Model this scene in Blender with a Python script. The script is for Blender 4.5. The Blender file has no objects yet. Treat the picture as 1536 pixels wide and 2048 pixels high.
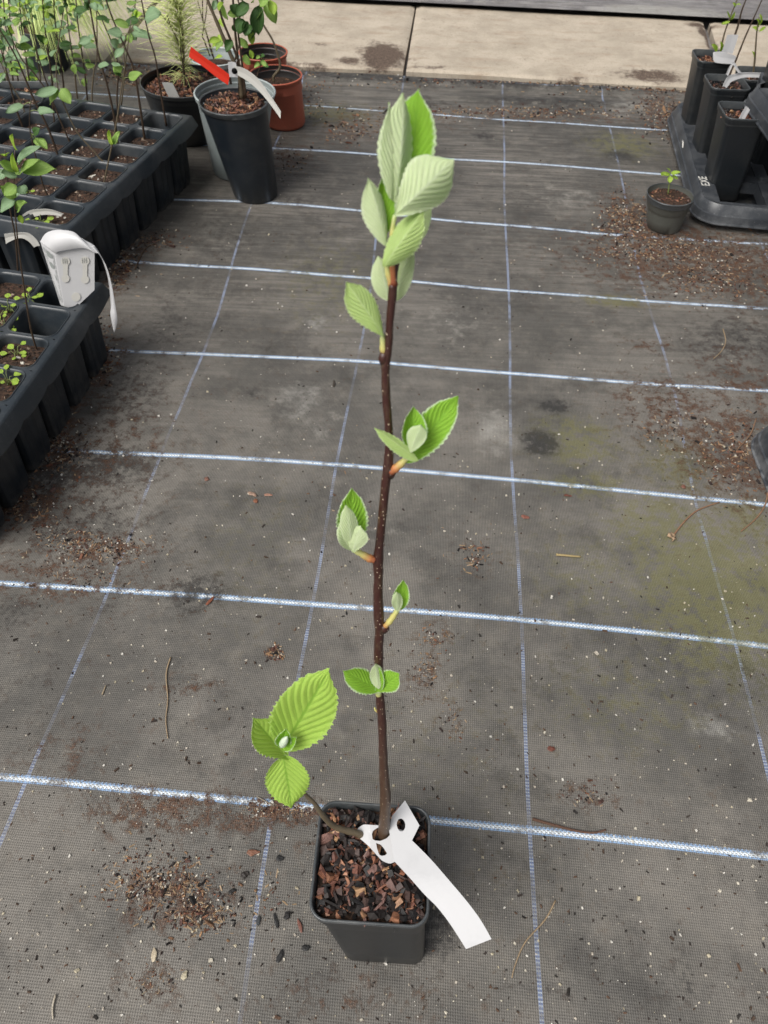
import bpy, math, random
import numpy as np
from mathutils import Vector, Matrix

# ------------------------------------------------------------------ camera, sky, sun, exposure
F_PX, PITCH, ROLL, CAMZ = 1575.0, 0.852, 0.0427, 1.0
sc = bpy.context.scene
col = sc.collection
cam_d = bpy.data.cameras.new('camera'); cam = bpy.data.objects.new('camera', cam_d); col.objects.link(cam)
cam_d.sensor_fit = 'VERTICAL'; cam_d.sensor_height = 36; cam_d.lens = F_PX / 2048 * 36
cam_d.clip_start = 0.02; cam_d.clip_end = 500
cam.matrix_world = Matrix.Translation((0, 0, CAMZ)) @ Matrix.Rotation(math.pi / 2 - PITCH, 4, 'X') @ Matrix.Rotation(ROLL, 4, 'Z')
cam_d.dof.use_dof = True; cam_d.dof.focus_distance = 0.95; cam_d.dof.aperture_fstop = 13.0
sc.camera = cam
SUN_EL, SUN_AZ = math.radians(52), math.radians(-135)     # azimuth from +Y towards +X
w = bpy.data.worlds.new('World'); sc.world = w; w.use_nodes = True
nt = w.node_tree; nt.nodes.clear()
sky = nt.nodes.new('ShaderNodeTexSky'); sky.sky_type = 'NISHITA'; sky.sun_disc = False
sky.sun_elevation = SUN_EL; sky.sun_rotation = SUN_AZ; sky.air_density = 1.0; sky.dust_density = 6.0; sky.ozone_density = 1.0
hs = nt.nodes.new('ShaderNodeHueSaturation'); hs.inputs['Saturation'].default_value = 0.3
bg = nt.nodes.new('ShaderNodeBackground'); bg.inputs['Strength'].default_value = 0.11
wo = nt.nodes.new('ShaderNodeOutputWorld')
nt.links.new(sky.outputs[0], hs.inputs['Color']); nt.links.new(hs.outputs[0], bg.inputs['Color']); nt.links.new(bg.outputs[0], wo.inputs['Surface'])
sun_d = bpy.data.lights.new('sun', 'SUN'); sun_d.energy = 2.7; sun_d.angle = math.radians(35); sun_d.color = (1, .97, .92)
sun = bpy.data.objects.new('sun', sun_d); col.objects.link(sun)
sd = Vector((math.sin(SUN_AZ) * math.cos(SUN_EL), math.cos(SUN_AZ) * math.cos(SUN_EL), math.sin(SUN_EL)))
sun.rotation_euler = sd.to_track_quat('Z', 'Y').to_euler()
vs = sc.view_settings; vs.view_transform = 'Standard'; vs.look = 'None'; vs.gamma = 1; vs.exposure = 0.04; vs.use_curve_mapping = False

R = random.Random(7)
# ------------------------------------------------------------------ survey helpers (photo measurements -> world points)
def ray(u, v):
    x = (u - 768) / F_PX; y = -(v - 1024) / F_PX
    c, s = math.cos(ROLL), math.sin(ROLL); x, y = c * x - s * y, s * x + c * y
    return Vector((x, math.cos(PITCH) + y * math.sin(PITCH), -math.sin(PITCH) + y * math.cos(PITCH)))
def G(u, v, z=0.0):
    d = ray(u, v); return Vector((0, 0, CAMZ)) + d * ((z - CAMZ) / d.z)
def V(u, v, y0, s=0.0, z0=0.0):            # on the upright plane y = y0 + s (z - z0)
    d = ray(u, v); t = (y0 + s * (CAMZ - z0)) / (d.y - s * d.z)
    return Vector((0, 0, CAMZ)) + d * t
def depth(p):
    return (Vector(p) - Vector((0, 0, CAMZ))).dot(Vector((0, math.cos(PITCH), -math.sin(PITCH))))
def px(n, p): return n / F_PX * depth(p)

# ------------------------------------------------------------------ object helpers
def tag(o, label=None, cat=None, group=None, kind=None):
    if label: o['label'] = label
    if cat: o['category'] = cat
    if group: o['group'] = group
    if kind: o['kind'] = kind
    return o
def empty(name, loc, label, cat, group=None):
    o = bpy.data.objects.new(name, None); col.objects.link(o); o.location = loc; o.empty_display_size = .05
    o['_l'] = [loc[0], loc[1], loc[2]]; del o['_l']
    return tag(o, label, cat, group)
def mesh(name, vs_, fs, mat, parent=None, smooth=True, mi=None, uv=None, attrs=None):
    me = bpy.data.meshes.new(name)
    if parent is not None:
        off = Vector(parent.location)
        if parent.parent is not None: off = off + Vector(parent.parent.location)
        vs_ = [Vector(p) - off for p in vs_]
    me.from_pydata([tuple(p) for p in vs_], [], fs)
    mats = mat if isinstance(mat, (list, tuple)) else [mat]
    for m in mats: me.materials.append(m)
    if mi is not None: me.polygons.foreach_set('material_index', mi)
    if smooth: me.polygons.foreach_set('use_smooth', [True] * len(me.polygons))
    if uv is not None:
        l = me.uv_layers.new(name='UVMap'); idx = np.zeros(len(me.loops), int); me.loops.foreach_get('vertex_index', idx)
        l.data.foreach_set('uv', np.asarray(uv, float)[idx].ravel())
    if attrs:
        for k, a in attrs.items():
            a = np.asarray(a, float)
            if a.ndim == 1:
                t = me.attributes.new(k, 'FLOAT', 'POINT'); t.data.foreach_set('value', a)
            else:
                t = me.attributes.new(k, 'FLOAT_VECTOR', 'POINT'); t.data.foreach_set('vector', a.ravel())
    me.update()
    o = bpy.data.objects.new(name, me); col.objects.link(o)
    if parent is not None: o.parent = parent
    return o
class MB:
    def __init__(s): s.v = []; s.f = []; s.c = []; s.m = []
    def add(s, v, f, c=None, m=0):
        b = len(s.v); s.v += [Vector(p) for p in v]; s.f += [tuple(i + b for i in q) for q in f]
        s.m += [m] * len(f)
        s.c += [c if c else (.5, .5, .5)] * len(v)
    def loft(s, rings, closed=True, cap0=False, cap1=False, c=None, m=0):
        n = len(rings[0]); v = [p for r in rings for p in r]; f = []
        for i in range(len(rings) - 1):
            for j in range(n if closed else n - 1):
                k = (j + 1) % n; f.append((i * n + j, i * n + k, (i + 1) * n + k, (i + 1) * n + j))
        if cap0: f.append(tuple(range(n))[::-1])
        if cap1: f.append(tuple((len(rings) - 1) * n + j for j in range(n)))
        s.add(v, f, c, m)
    def tube(s, pts, rad, n=8, c=None, m=0):
        pts = [Vector(p) for p in pts]; rings = []
        if not isinstance(rad, (list, tuple)): rad = [rad] * len(pts)
        up = None
        for i, p in enumerate(pts):
            d = (pts[min(i + 1, len(pts) - 1)] - pts[max(i - 1, 0)])
            d = d.normalized() if d.length > 1e-9 else Vector((0, 0, 1))
            if up is None: up = d.orthogonal().normalized()
            up = (up - d * up.dot(d)).normalized(); b = d.cross(up)
            rings.append([p + (up * math.cos(a) + b * math.sin(a)) * rad[i] for a in [2 * math.pi * k / n for k in range(n)]])
        s.loft(rings, True, True, True, c, m)
    def build(s, name, mat, parent=None, smooth=True, color=False):
        at = {'tint': np.array(s.c)} if color else None
        return mesh(name, s.v, s.f, mat, parent, smooth, mi=s.m, attrs=at)
def smooth_path(pts, rad=None, k=4):
    P = [Vector(p) for p in pts]; out = []; ro = []
    for i in range(len(P) - 1):
        p0 = P[max(i - 1, 0)]; p1 = P[i]; p2 = P[i + 1]; p3 = P[min(i + 2, len(P) - 1)]
        for j in range(k):
            t = j / k
            out.append(.5 * ((2 * p1) + (p2 - p0) * t + (2 * p0 - 5 * p1 + 4 * p2 - p3) * t * t + (3 * p1 - p0 - 3 * p2 + p3) * t ** 3))
            if rad: ro.append(rad[i] * (1 - t) + rad[i + 1] * t)
    out.append(P[-1])
    if rad: ro.append(rad[-1]); return out, ro
    return out
def sharp(o, a=35):
    try: o.data.set_sharp_from_angle(angle=math.radians(a))
    except Exception: pass
    return o

# ------------------------------------------------------------------ materials
class NT:
    def __init__(s, name, rough=.6, spec=.5):
        s.m = bpy.data.materials.new(name); s.m.use_nodes = True; s.t = s.m.node_tree
        s.b = s.t.nodes['Principled BSDF']; s.b.inputs['Roughness'].default_value = rough
        s.b.inputs['Specular IOR Level'].default_value = spec
    def n(s, t, **k):
        o = s.t.nodes.new(t)
        for a, b in k.items(): setattr(o, a, b)
        return o
    def put(s, sock, v):
        if v is None: return
        if isinstance(v, bpy.types.NodeSocket): s.t.links.new(v, sock)
        elif isinstance(v, (tuple, list)) and len(v) == 3 and sock.type == 'RGBA': sock.default_value = (*v, 1)
        else: sock.default_value = v
    def M(s, op, a, b=None, c=None, clamp=False):
        o = s.n('ShaderNodeMath', operation=op, use_clamp=clamp)
        s.put(o.inputs[0], a); s.put(o.inputs[1], b)
        if c is not None: s.put(o.inputs[2], c)
        return o.outputs[0]
    def mix(s, f, a, b, blend='MIX'):
        o = s.n('ShaderNodeMix', data_type='RGBA', blend_type=blend)
        s.put(o.inputs[0], f); s.put(o.inputs[6], a); s.put(o.inputs[7], b); return o.outputs[2]
    def ramp(s, f, lo, hi, a=0., b=1.):
        o = s.n('ShaderNodeMapRange', interpolation_type='SMOOTHSTEP'); s.put(o.inputs[0], f)
        for i, q in enumerate((lo, hi, a, b)): o.inputs[i + 1].default_value = q
        return o.outputs[0]
    def noise(s, vec, scale, detail=4, rough=.6, dist=0., col_=False):
        o = s.n('ShaderNodeTexNoise'); s.put(o.inputs['Vector'], vec); o.inputs['Scale'].default_value = scale
        o.inputs['Detail'].default_value = detail; o.inputs['Roughness'].default_value = rough; o.inputs['Distortion'].default_value = dist
        return o.outputs[1 if col_ else 0]
    def mapv(s, vec, scale):
        o = s.n('ShaderNodeVectorMath', operation='MULTIPLY'); s.put(o.inputs[0], vec); o.inputs[1].default_value = scale; return o.outputs[0]
    def attr(s, name): return s.n('ShaderNodeAttribute', attribute_name=name)
    def obj(s): return s.n('ShaderNodeTexCoord').outputs['Object']
    def geo(s): return s.n('ShaderNodeNewGeometry').outputs['Position']
    def sep(s, v):
        o = s.n('ShaderNodeSeparateXYZ'); s.put(o.inputs[0], v); return o.outputs
    def bump(s, h, strength, dist):
        o = s.n('ShaderNodeBump'); o.inputs['Strength'].default_value = strength; o.inputs['Distance'].default_value = dist
        s.put(o.inputs['Height'], h); s.t.links.new(o.outputs[0], s.b.inputs['Normal'])
    def col(s, c): s.put(s.b.inputs['Base Color'], c); return s
    def rough(s, c): s.put(s.b.inputs['Roughness'], c)

def plastic(name, c, rough=.45, dust=.25, dustc=(.12, .11, .095), sc_=9, spec=.5):
    m = NT(name, rough, spec); p = m.geo()
    d = m.noise(p, sc_, 6, .7); f = m.noise(p, 260, 3, .6)
    k = m.ramp(d, .42, .75, 0, dust); k = m.M('ADD', k, m.ramp(f, .62, .72, 0, dust * .9), clamp=True)
    zf = m.sep(p)[2]; low = m.ramp(zf, 0.0, .035, dust * 1.3, 0); low = m.M('MULTIPLY', low, m.ramp(m.noise(p, 60, 4), .4, .6))
    k = m.M('ADD', k, low, clamp=True)
    m.col(m.mix(k, c, dustc)); m.rough(m.M('ADD', m.M('MULTIPLY', k, .3), m.M('ADD', rough - .06, m.M('MULTIPLY', d, .12))))
    m.bump(m.noise(p, 300, 3), .12, .0006)
    return m.m
M_POT = plastic('black_plastic', (.010, .014, .019), .36, .16)
M_POT2 = plastic('pot_plastic', (.012, .015, .018), .34, .14)
M_GRID_HILITE = plastic('tray_highlight_plastic', (.024, .031, .038), .34, .4, (.13, .13, .125))  # colour and dust raised to paint highlights on tray rims and cell edges
M_TRAY = plastic('tray_plastic', (.012, .017, .023), .40, .28)
M_CARRIER = plastic('carrier_plastic', (.028, .032, .038), .34, .5, (.17, .175, .18))
M_RIM_HILITE = plastic('rim_highlight_plastic', (.050, .056, .060), .33, .35, (.20, .20, .19), 30)  # lightened plastic, painting the gloss highlight along the pot lips
M_SMALL = plastic('grey_plastic', (.095, .10, .088), .5, .4)
M_GREYPOT = plastic('grey_blue_plastic', (.24, .275, .275), .42, .25, (.2, .2, .18))
M_GREYRIM_HILITE = plastic('grey_rim_highlight_plastic', (.40, .45, .45), .4, .3, (.5, .5, .48))  # lighter copy of the grey, with the rim highlight put into its colour
M_TERRA = plastic('terracotta_plastic', (.42, .105, .06), .5, .25, (.2, .1, .07))
M_TERRAIN = plastic('dark_inner_plastic', (.035, .033, .033), .5, .3)

def tinted(name, rough=.75, trans=False, scale=400, spec=.4):
    m = NT(name, rough, spec); a = m.attr('tint').outputs['Color']; p = m.geo()
    n = m.noise(p, scale, 4, .7); c = m.mix(m.ramp(n, .3, .75, 0, .75), a, m.mix(1., a, (.30, .26, .24), 'MULTIPLY'))
    m.col(c); m.bump(n, .5, .0008); return m.m
M_BARK = tinted('bark_pieces', .55, scale=260)
M_DRY = tinted('dry_litter', .8, scale=600)

def soil_mat():
    m = NT('potting_soil', .85, .3); p = m.geo(); n = m.noise(p, 160, 6, .75)
    m.col(m.mix(m.ramp(n, .35, .7), (.018, .011, .008), (.11, .062, .040))); m.bump(n, 1., .004); return m.m
M_SOIL = soil_mat()

def leaf_mat(name, base, vein, margin=None, under=False, mfac=.9, trans=.5, rough=.5, nveins=9, mw=.9):
    m = NT(name, rough, .35)
    uv = m.n('ShaderNodeUVMap').outputs[0]; s = m.sep(uv); u, v = s[0], m.M('ABSOLUTE', m.M('SUBTRACT', m.M('MULTIPLY', s[1], 2.), 1.))
    ph = m.M('FRACT', m.M('MULTIPLY', m.M('SUBTRACT', u, m.M('MULTIPLY', v, .42)), float(nveins)))
    side = m.ramp(m.M('ABSOLUTE', m.M('SUBTRACT', ph, .5)), .40, .49)
    mid = m.ramp(v, .02, .07, 1, 0)
    p = m.geo(); nz = m.noise(p, 70, 5, .6); fine = m.noise(p, 900, 4, .7)
    vor = m.n('ShaderNodeTexVoronoi', feature='DISTANCE_TO_EDGE'); m.put(vor.inputs['Vector'], p); vor.inputs['Scale'].default_value = 620
    net = m.ramp(vor.outputs[0], 0., .12, 1, 0)
    c = m.mix(m.ramp(nz, .3, .7, 0, .5), base, tuple(x * .85 for x in base))
    c = m.mix(m.M('MULTIPLY', side, .75), c, vein)
    c = m.mix(m.M('MULTIPLY', net, .22), c, vein)
    c = m.mix(m.M('MULTIPLY', mid, .8), c, vein)
    if margin:
        e = m.ramp(m.M('ADD', v, m.M('MULTIPLY', m.M('SUBTRACT', fine, .5), .25)), mw - .06, mw + .06, 0, mfac)
        c = m.mix(e, c, margin)
    m.col(c)
    h = m.M('ADD', m.M('MULTIPLY', fine, .3), m.M('MULTIPLY', m.M('SUBTRACT', 1., m.M('MAXIMUM', side, net)), .5)); m.bump(h, .5, .0006)
    tr = m.n('ShaderNodeBsdfTranslucent'); m.put(tr.inputs[0], m.mix(.5, c, (min(.9, base[0] * 1.35), min(.92, base[1] * 1.3), base[2] * .6)))
    ms = m.n('ShaderNodeMixShader'); ms.inputs[0].default_value = trans
    m.t.links.new(m.b.outputs[0], ms.inputs[1]); m.t.links.new(tr.outputs[0], ms.inputs[2])
    m.t.links.new(ms.outputs[0], m.t.nodes['Material Output'].inputs[0])
    return m.m
WM = (.78, .86, .68)
L_TOP = leaf_mat('young_leaf_upper', (.34, .60, .07), (.23, .45, .05), WM)
L_UND = leaf_mat('young_leaf_underside', (.79, .88, .58), (.87, .93, .70), (.86, .92, .76), mfac=.6)
L_BIG = leaf_mat('leaf_upper', (.50, .70, .15), (.22, .42, .06), (.60, .80, .28), mfac=.45, mw=.95, nveins=9)
L_YEL = leaf_mat('tender_leaf_underside', (.60, .76, .30), (.72, .84, .44), (.76, .86, .55), mfac=.5)
L_BLUE = leaf_mat('bluish_leaf', (.34, .50, .30), (.46, .60, .38), None, nveins=6)
L_MID = leaf_mat('mid_green_leaf', (.36, .54, .14), (.48, .64, .22), None, nveins=6)
L_DARK = leaf_mat('dark_green_leaf', (.09, .20, .055), (.16, .28, .09), None, nveins=6, rough=.35)
L_LIME = leaf_mat('lime_leaf', (.46, .64, .09), (.58, .72, .2), None, nveins=5)

def stem_mat(name, lo, hi, zlo, zhi, dots=True):
    m = NT(name, .42, .5); p = m.geo(); z = m.sep(p)[2]
    c = m.mix(m.ramp(z, zlo, zhi), lo, hi); n = m.noise(m.mapv(p, (1, 1, .35)), 300, 4, .7)
    c = m.mix(m.ramp(n, .45, .75, 0, .45), c, (.12, .085, .05))
    if dots:
        vo = m.n('ShaderNodeTexVoronoi', feature='F1'); m.put(vo.inputs['Vector'], m.mapv(p, (1, 1, .6))); vo.inputs['Scale'].default_value = 400
        c = m.mix(m.M('MULTIPLY', m.ramp(vo.outputs['Distance'], .12, .17, .9, 0), m.ramp(m.noise(p, 90, 3), .34, .5)), c, (.62, .5, .36))
    m.col(c); m.bump(n, .35, .001); return m.m
M_STEM = stem_mat('young_bark', (.070, .042, .026), (.040, .010, .007), .2, .42)
M_WOOD = stem_mat('grey_bark', (.12, .095, .06), (.10, .08, .05), 0, 1, False)
M_TWIG = stem_mat('twig_bark', (.045, .028, .018), (.05, .035, .022), 0, 1, False)
M_GREENSTEM = NT('green_stem', .5).col((.16, .2, .06)).m
def bud_mat():
    m = NT('bud_scale', .45); a = m.attr('tint').outputs['Color']; m.col(a); return m.m
M_BUD = bud_mat()
def paper(name, c, rough=.42):
    m = NT(name, rough, .5); p = m.geo(); n = m.noise(p, 35, 5, .7)
    m.col(m.mix(m.ramp(n, .5, .8, 0, .35), c, tuple(x * .78 for x in c))); m.bump(m.noise(p, 22, 3), .2, .002)
    return m.m
M_TAG = paper('white_label', (.55, .55, .558)); M_TAG2 = paper('worn_label', (.58, .57, .53)); M_RED = paper('red_label', (.68, .035, .015))
M_GREYTAG = paper('grey_label', (.42, .42, .40)); M_INK = NT('faded_ink', .6).col((.26, .28, .27)).m
M_NEEDLE = NT('pine_needle', .5).col((.72, .80, .32)).m
M_GRASS = NT('grass_blade', .5).col((.62, .76, .24)).m
M_VOID = NT('dark_gap', .95, .1).col((.006, .006, .006)).m

# ------------------------------------------------------------------ ground: woven fabric with lines fitted to the survey
YAW, OX, OY, SX, SY = -.0503, -.4542, .3654, .3172, .3016
VL = {0: [(478,480),(412,690),(385,760),(320,910),(230,1150),(175,1280),(70,1520),(0,1690)],
 1: [(713,735),(672,930),(627,1208),(597,1340),(533,1690),(480,2048)],
 2: [(1008,270),(1010,440),(1018,590),(1020,745),(1025,960),(1043,1238),(1058,1660),(1085,2048)],
 3: [(1235,320),(1270,500),(1293,600),(1345,765),(1385,980),(1470,1285),(1536,1550)]}
HL = {0: [(0,1556),(200,1572),(480,1601),(620,1617),(870,1642),(1058,1660),(1290,1686),(1536,1713)],
 1: [(20,1168),(200,1178),(420,1193),(627,1208),(850,1225),(1043,1238),(1300,1268),(1536,1293)],
 2: [(80,898),(320,910),(520,920),(672,930),(850,945),(1025,960),(1200,977),(1380,995),(1500,1006)],
 3: [(230,700),(408,708),(560,714),(713,722),(900,737),(1022,745),(1340,770),(1536,783)],
 4: [(300,525),(460,535),(730,556),(1015,580),(1295,602),(1536,618)],
 5: [(380,400),(600,408),(730,422),(860,437),(1009,450),(1250,470)],
 6: [(550,297),(755,308),(890,320),(1010,323),(1150,335),(1330,348)],
 7: [(640,213),(860,228),(1100,245),(1310,259)], 8: [(640,157),(1000,173)]}
def gridc(P):
    c, s = math.cos(YAW), math.sin(YAW)
    return np.stack([((c * P[:, 0] + s * P[:, 1]) - OX) / SX, ((-s * P[:, 0] + c * P[:, 1]) - OY) / SY], 1)
def fitfield(D, axis, sig):
    P = []; K = []
    for k, q in D.items():
        for a in q: g = G(*a); P.append((g.x, g.y)); K.append(k)
    P = np.array(P); r = np.array(K) - gridc(P)[:, axis]
    def ker(A): return np.exp(-((A[:, None, :] - P[None]) ** 2 / (2 * np.array(sig) ** 2)).sum(2))
    W = ker(P); W_ = W / (W.sum(1, keepdims=True) + .02); coef = r.copy(); rem = r.copy()
    acc = np.zeros_like(r)
    for _ in range(12): acc += rem; rem = r - W_ @ acc
    return lambda A: (ker(A) @ acc) / (ker(A).sum(1) + .02)
fx = fitfield(VL, 0, (.16, .22)); fy = fitfield(HL, 1, (.22, .14))
def warp(P):
    g = gridc(P); g[:, 0] += fx(P); g[:, 1] += fy(P); return g

BL = dict(
 brown=[(330,1622,150,42,.75),(560,1624,95,22,1.5),(350,1800,105,58,.8),(300,1960,60,50,.45),(200,1095,110,26,.7),(1470,900,120,90,.95),(1340,820,110,70,.62),(1480,760,90,60,.5),(200,900,160,160,.3),(120,1150,200,60,.45),
  (1400,520,220,60,1.),(1255,430,50,45,.85),(1330,475,120,28,1.),(1490,570,70,60,.55),(950,1110,40,30,.4),(850,1350,36,60,.45),(700,258,60,34,.5),(1340,235,50,50,.7),
  (370,1375,60,20,.45),(1300,690,70,15,.4),(870,1270,30,30,.4),(230,530,50,60,.8),(195,740,45,80,.7),(60,1010,90,50,.8),(120,880,60,60,.7),(310,480,60,22,.5),
  (580,310,60,30,.4),(1100,230,260,14,.45),(800,240,140,18,.35),(905,1440,26,36,.35),(130,1510,90,60,.3),(250,150,60,30,.5),(1180,1590,60,30,.35),(540,1310,30,12,.5),
  (660,1690,60,14,.4),(720,1990,200,40,.25),(1380,180,80,20,.9),(480,1640,160,30,.5)],
 dark=[(260,800,90,120,.45),(160,1050,150,90,.5),(330,650,90,90,.3),(1480,680,120,60,.5),(1300,1950,300,90,.28),(100,1350,140,120,.25),(450,470,200,60,.3),(1100,1350,160,60,.2),(520,700,90,30,.25),(1500,1350,90,70,.35),(215,930,110,50,.8),(80,950,120,70,.9),(390,1185,70,45,.75),(230,1195,40,30,.5),(1082,884,34,22,1.5),(1108,812,28,14,1.2),(1370,1950,28,60,.5),(1240,312,30,10,.9),  # stains, with shadow near the left tray painted in
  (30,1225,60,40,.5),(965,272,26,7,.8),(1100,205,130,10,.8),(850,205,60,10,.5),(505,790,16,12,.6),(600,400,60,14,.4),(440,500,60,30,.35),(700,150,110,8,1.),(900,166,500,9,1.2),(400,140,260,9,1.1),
  (1450,700,110,40,.5),(640,1950,90,40,.35),(860,1870,60,70,.75),(900,1700,300,30,.2),(1080,1980,200,40,.3),(1290,4,90,7,1.)],  # includes the front pot's soft shadow, painted at its right side
 algae=[(1440,1180,150,150,.8),(1490,1040,80,50,.5),(1150,880,90,50,.5),(1245,290,70,26,.45),(1230,602,60,12,.6),(1180,970,110,30,.35),(500,1100,140,200,.12),(1360,930,80,60,.45),(1330,1060,120,80,.5),(1200,1150,160,120,.22),(1250,1400,200,120,.2),(660,230,110,24,.4),(900,1500,260,300,.1),(660,560,120,100,.2)],
 pale=[(640,850,80,60,.3),(900,640,110,60,.3),(760,1050,120,60,.2),(1150,400,160,40,.3),(560,1500,200,90,.2),(990,860,50,60,.5),(600,800,70,50,.45),(640,645,40,22,.5),(1430,1455,60,30,.5),(1250,215,60,24,.4),(450,1800,400,200,.2),(1340,170,60,10,.3),(1310,45,110,9,1.3),(900,20,300,4,.5)])
def blobs(P, key):
    out = np.zeros(len(P))
    for (u, v, rx, ry, a) in BL[key]:
        c = G(u, v); ex = (G(u + rx, v) - c).length; ey = (G(u, v + ry) - G(u, v - ry)).length / 2
        out = np.maximum(out, a * np.exp(-(((P[:, 0] - c.x) / ex) ** 2 + ((P[:, 1] - c.y) / ey) ** 2)))
    return out
def dirt_shade_attrs(P): return {k: blobs(P, k) for k in BL}

def sheet(name, x0, x1, y0, y1, st, zf, mat, skew=0):
    nx = int((x1 - x0) / st) + 1; ny = int((y1 - y0) / st) + 1
    X, Y = np.meshgrid(np.linspace(x0, x1, nx), np.linspace(y0, y1, ny)); Y = Y + skew * X
    P = np.stack([X.ravel(), Y.ravel()], 1); Z = zf(P)
    idx = np.arange(nx * ny).reshape(ny, nx)
    f = np.stack([idx[:-1, :-1], idx[:-1, 1:], idx[1:, 1:], idx[1:, :-1]], -1).reshape(-1, 4)
    g = warp(P); at = dirt_shade_attrs(P); at['grid'] = np.concatenate([g, np.zeros((len(P), 1))], 1)
    o = mesh(name, np.concatenate([P, Z[:, None]], 1), f.tolist(), mat, attrs=at)
    return tag(o, kind='structure')

def fabric_mat(lines=True, name='woven_ground_fabric', base=(.100, .094, .084), base2=(.180, .166, .146)):
    m = NT(name, .55, .5); p = m.geo(); ps = m.sep(p)
    g = m.sep(m.attr('grid').outputs['Vector'])
    um = m.M('MULTIPLY', g[0], SX); vm = m.M('MULTIPLY', g[1], SY)
    big = m.noise(p, 2.6, 7, .7); med = m.noise(p, 26, 6, .7); fine = m.noise(p, 420, 4, .75)
    streak = m.noise(m.mapv(p, (5, 85, 1)), 1., 6, .75)
    c = m.mix(m.ramp(big, .40, .60), base, base2)
    c = m.mix(m.M('MULTIPLY', m.ramp(streak, .38, .60, 0, .75), m.ramp(ps[1], .7, 2.3, .12, 1.)), c, tuple(x * .5 for x in base))
    c = m.mix(m.ramp(med, .45, .8, 0, .5), c, (.20, .18, .15))
    c = m.mix(m.ramp(m.noise(p, 7.5, 7, .75), .48, .66, 0, .55), c, tuple(x * .45 for x in base))
    pale = m.ramp(m.M('ADD', m.attr('pale').outputs['Fac'], m.M('MULTIPLY', m.M('SUBTRACT', med, .5), 1.1)), .2, .7, 0, .6)
    c = m.mix(pale, c, (.36, .35, .32))
    # weave: vertical ribs crossed by short weft stitches, jittered
    jit = m.M('MULTIPLY', m.M('SUBTRACT', m.noise(p, 60, 2), .5), 1.6)
    a = m.M('SINE', m.M('ADD', m.M('MULTIPLY', um, 2 * math.pi / .0026), jit))
    b = m.M('SINE', m.M('ADD', m.M('MULTIPLY', vm, 2 * math.pi / .0030), m.M('MULTIPLY', a, 1.2)))
    weave = m.M('ADD', m.M('MULTIPLY', a, .5), m.M('MULTIPLY', m.M('MULTIPLY', a, b), .5))
    wf = m.ramp(weave, -1, 1, .64, 1.32); c = m.mix(1., c, m.n('ShaderNodeCombineColor').outputs[0], 'MULTIPLY')
    comb = c.node.inputs[7].links[0].from_node
    for i in range(3): m.put(comb.inputs[i], wf)
    br = m.attr('brown').outputs['Fac']; dk = m.attr('dark').outputs['Fac']; al = m.attr('algae').outputs['Fac']
    nz = m.ramp(m.noise(p, 42, 8, .8), .34, .66, -.5, .5)
    bn = m.M('ADD', br, m.M('MULTIPLY', m.M('MULTIPLY', nz, 2.4), m.M('MULTIPLY_ADD', br, .8, .35)))
    bfac = m.ramp(m.M('ADD', bn, m.M('MULTIPLY', m.M('SUBTRACT', m.noise(p, 170, 5, .8), .5), .9)), .15, 1.0)
    if lines:
        fu = m.M('MULTIPLY', m.M('ABSOLUTE', m.M('SUBTRACT', g[0], m.M('ROUND', g[0]))), SX)
        sv = m.M('SUBTRACT', g[1], m.M('ROUND', g[1])); fv = m.M('MULTIPLY', m.M('ABSOLUTE', sv), SY)
        zig = m.M('SINE', m.M('ADD', m.M('MULTIPLY', um, 2 * math.pi / .0052), m.M('MULTIPLY', m.M('MULTIPLY', sv, SY), 1500.)))
        fvz = m.M('ADD', fv, m.M('MULTIPLY', zig, .0007))
        hb = m.ramp(fvz, .0046, .0058, 1, 0); hw = m.ramp(m.M('ADD', fv, m.M('MULTIPLY', zig, .0009)), .0016, .0030, 1, 0)
        hcol = m.mix(hw, (.25, .38, .58), (.80, .86, .90))
        dot = m.ramp(m.M('ADD', zig, m.M('MULTIPLY', m.M('SINE', m.M('MULTIPLY', m.M('MULTIPLY', sv, SY), 2600.)), .8)), -1.2, .1, .15, 1)
        thr = m.M('SUBTRACT', 1., m.M('MULTIPLY', bfac, .97), clamp=True)
        wear = m.ramp(m.noise(p, 26, 6, .8), .36, .50, .25, 1)
        # lines: faint stretches where the strand is buried
        hfac = m.M('MULTIPLY', m.M('MULTIPLY', hb, dot), m.M('MULTIPLY', thr, wear))
        vdot = m.M('SINE', m.M('MULTIPLY', vm, 2 * math.pi / .0042))
        vb = m.ramp(fu, .0020, .0027, 1, 0); vs_ = m.ramp(fu, .0002, .0007, 0, 1)
        vcol = m.mix(m.ramp(vdot, -.2, .6), (.15, .22, .42), (.48, .56, .70))
        vfac = m.M('MULTIPLY', m.M('MULTIPLY', vb, m.M('MULTIPLY_ADD', vs_, .6, .4)), m.M('MULTIPLY', m.M('MULTIPLY', thr, .8), m.ramp(m.noise(p, 9, 5, .7), .42, .60, .12, .8)))
        c = m.mix(vfac, c, vcol); c = m.mix(hfac, c, hcol)
    c = m.mix(m.ramp(m.M('ADD', al, m.M('MULTIPLY', m.M('MULTIPLY', nz, 2.2), m.M('MULTIPLY_ADD', al, .7, .1))), .06, .6, 0, .62), c, (.150, .145, .052))
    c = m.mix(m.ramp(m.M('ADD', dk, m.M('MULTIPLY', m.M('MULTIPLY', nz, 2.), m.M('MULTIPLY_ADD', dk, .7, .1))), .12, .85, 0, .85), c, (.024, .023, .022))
    soilc = m.mix(m.ramp(fine, .35, .65), (.032, .016, .009), (.13, .062, .032))
    c = m.mix(m.M('MULTIPLY', bfac, m.ramp(m.noise(p, 130, 4, .8), .35, .6, .55, 1.)), c, soilc)
    c = m.mix(m.ramp(fine, .66, .72, 0, .5), c, (.30, .28, .25))
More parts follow.
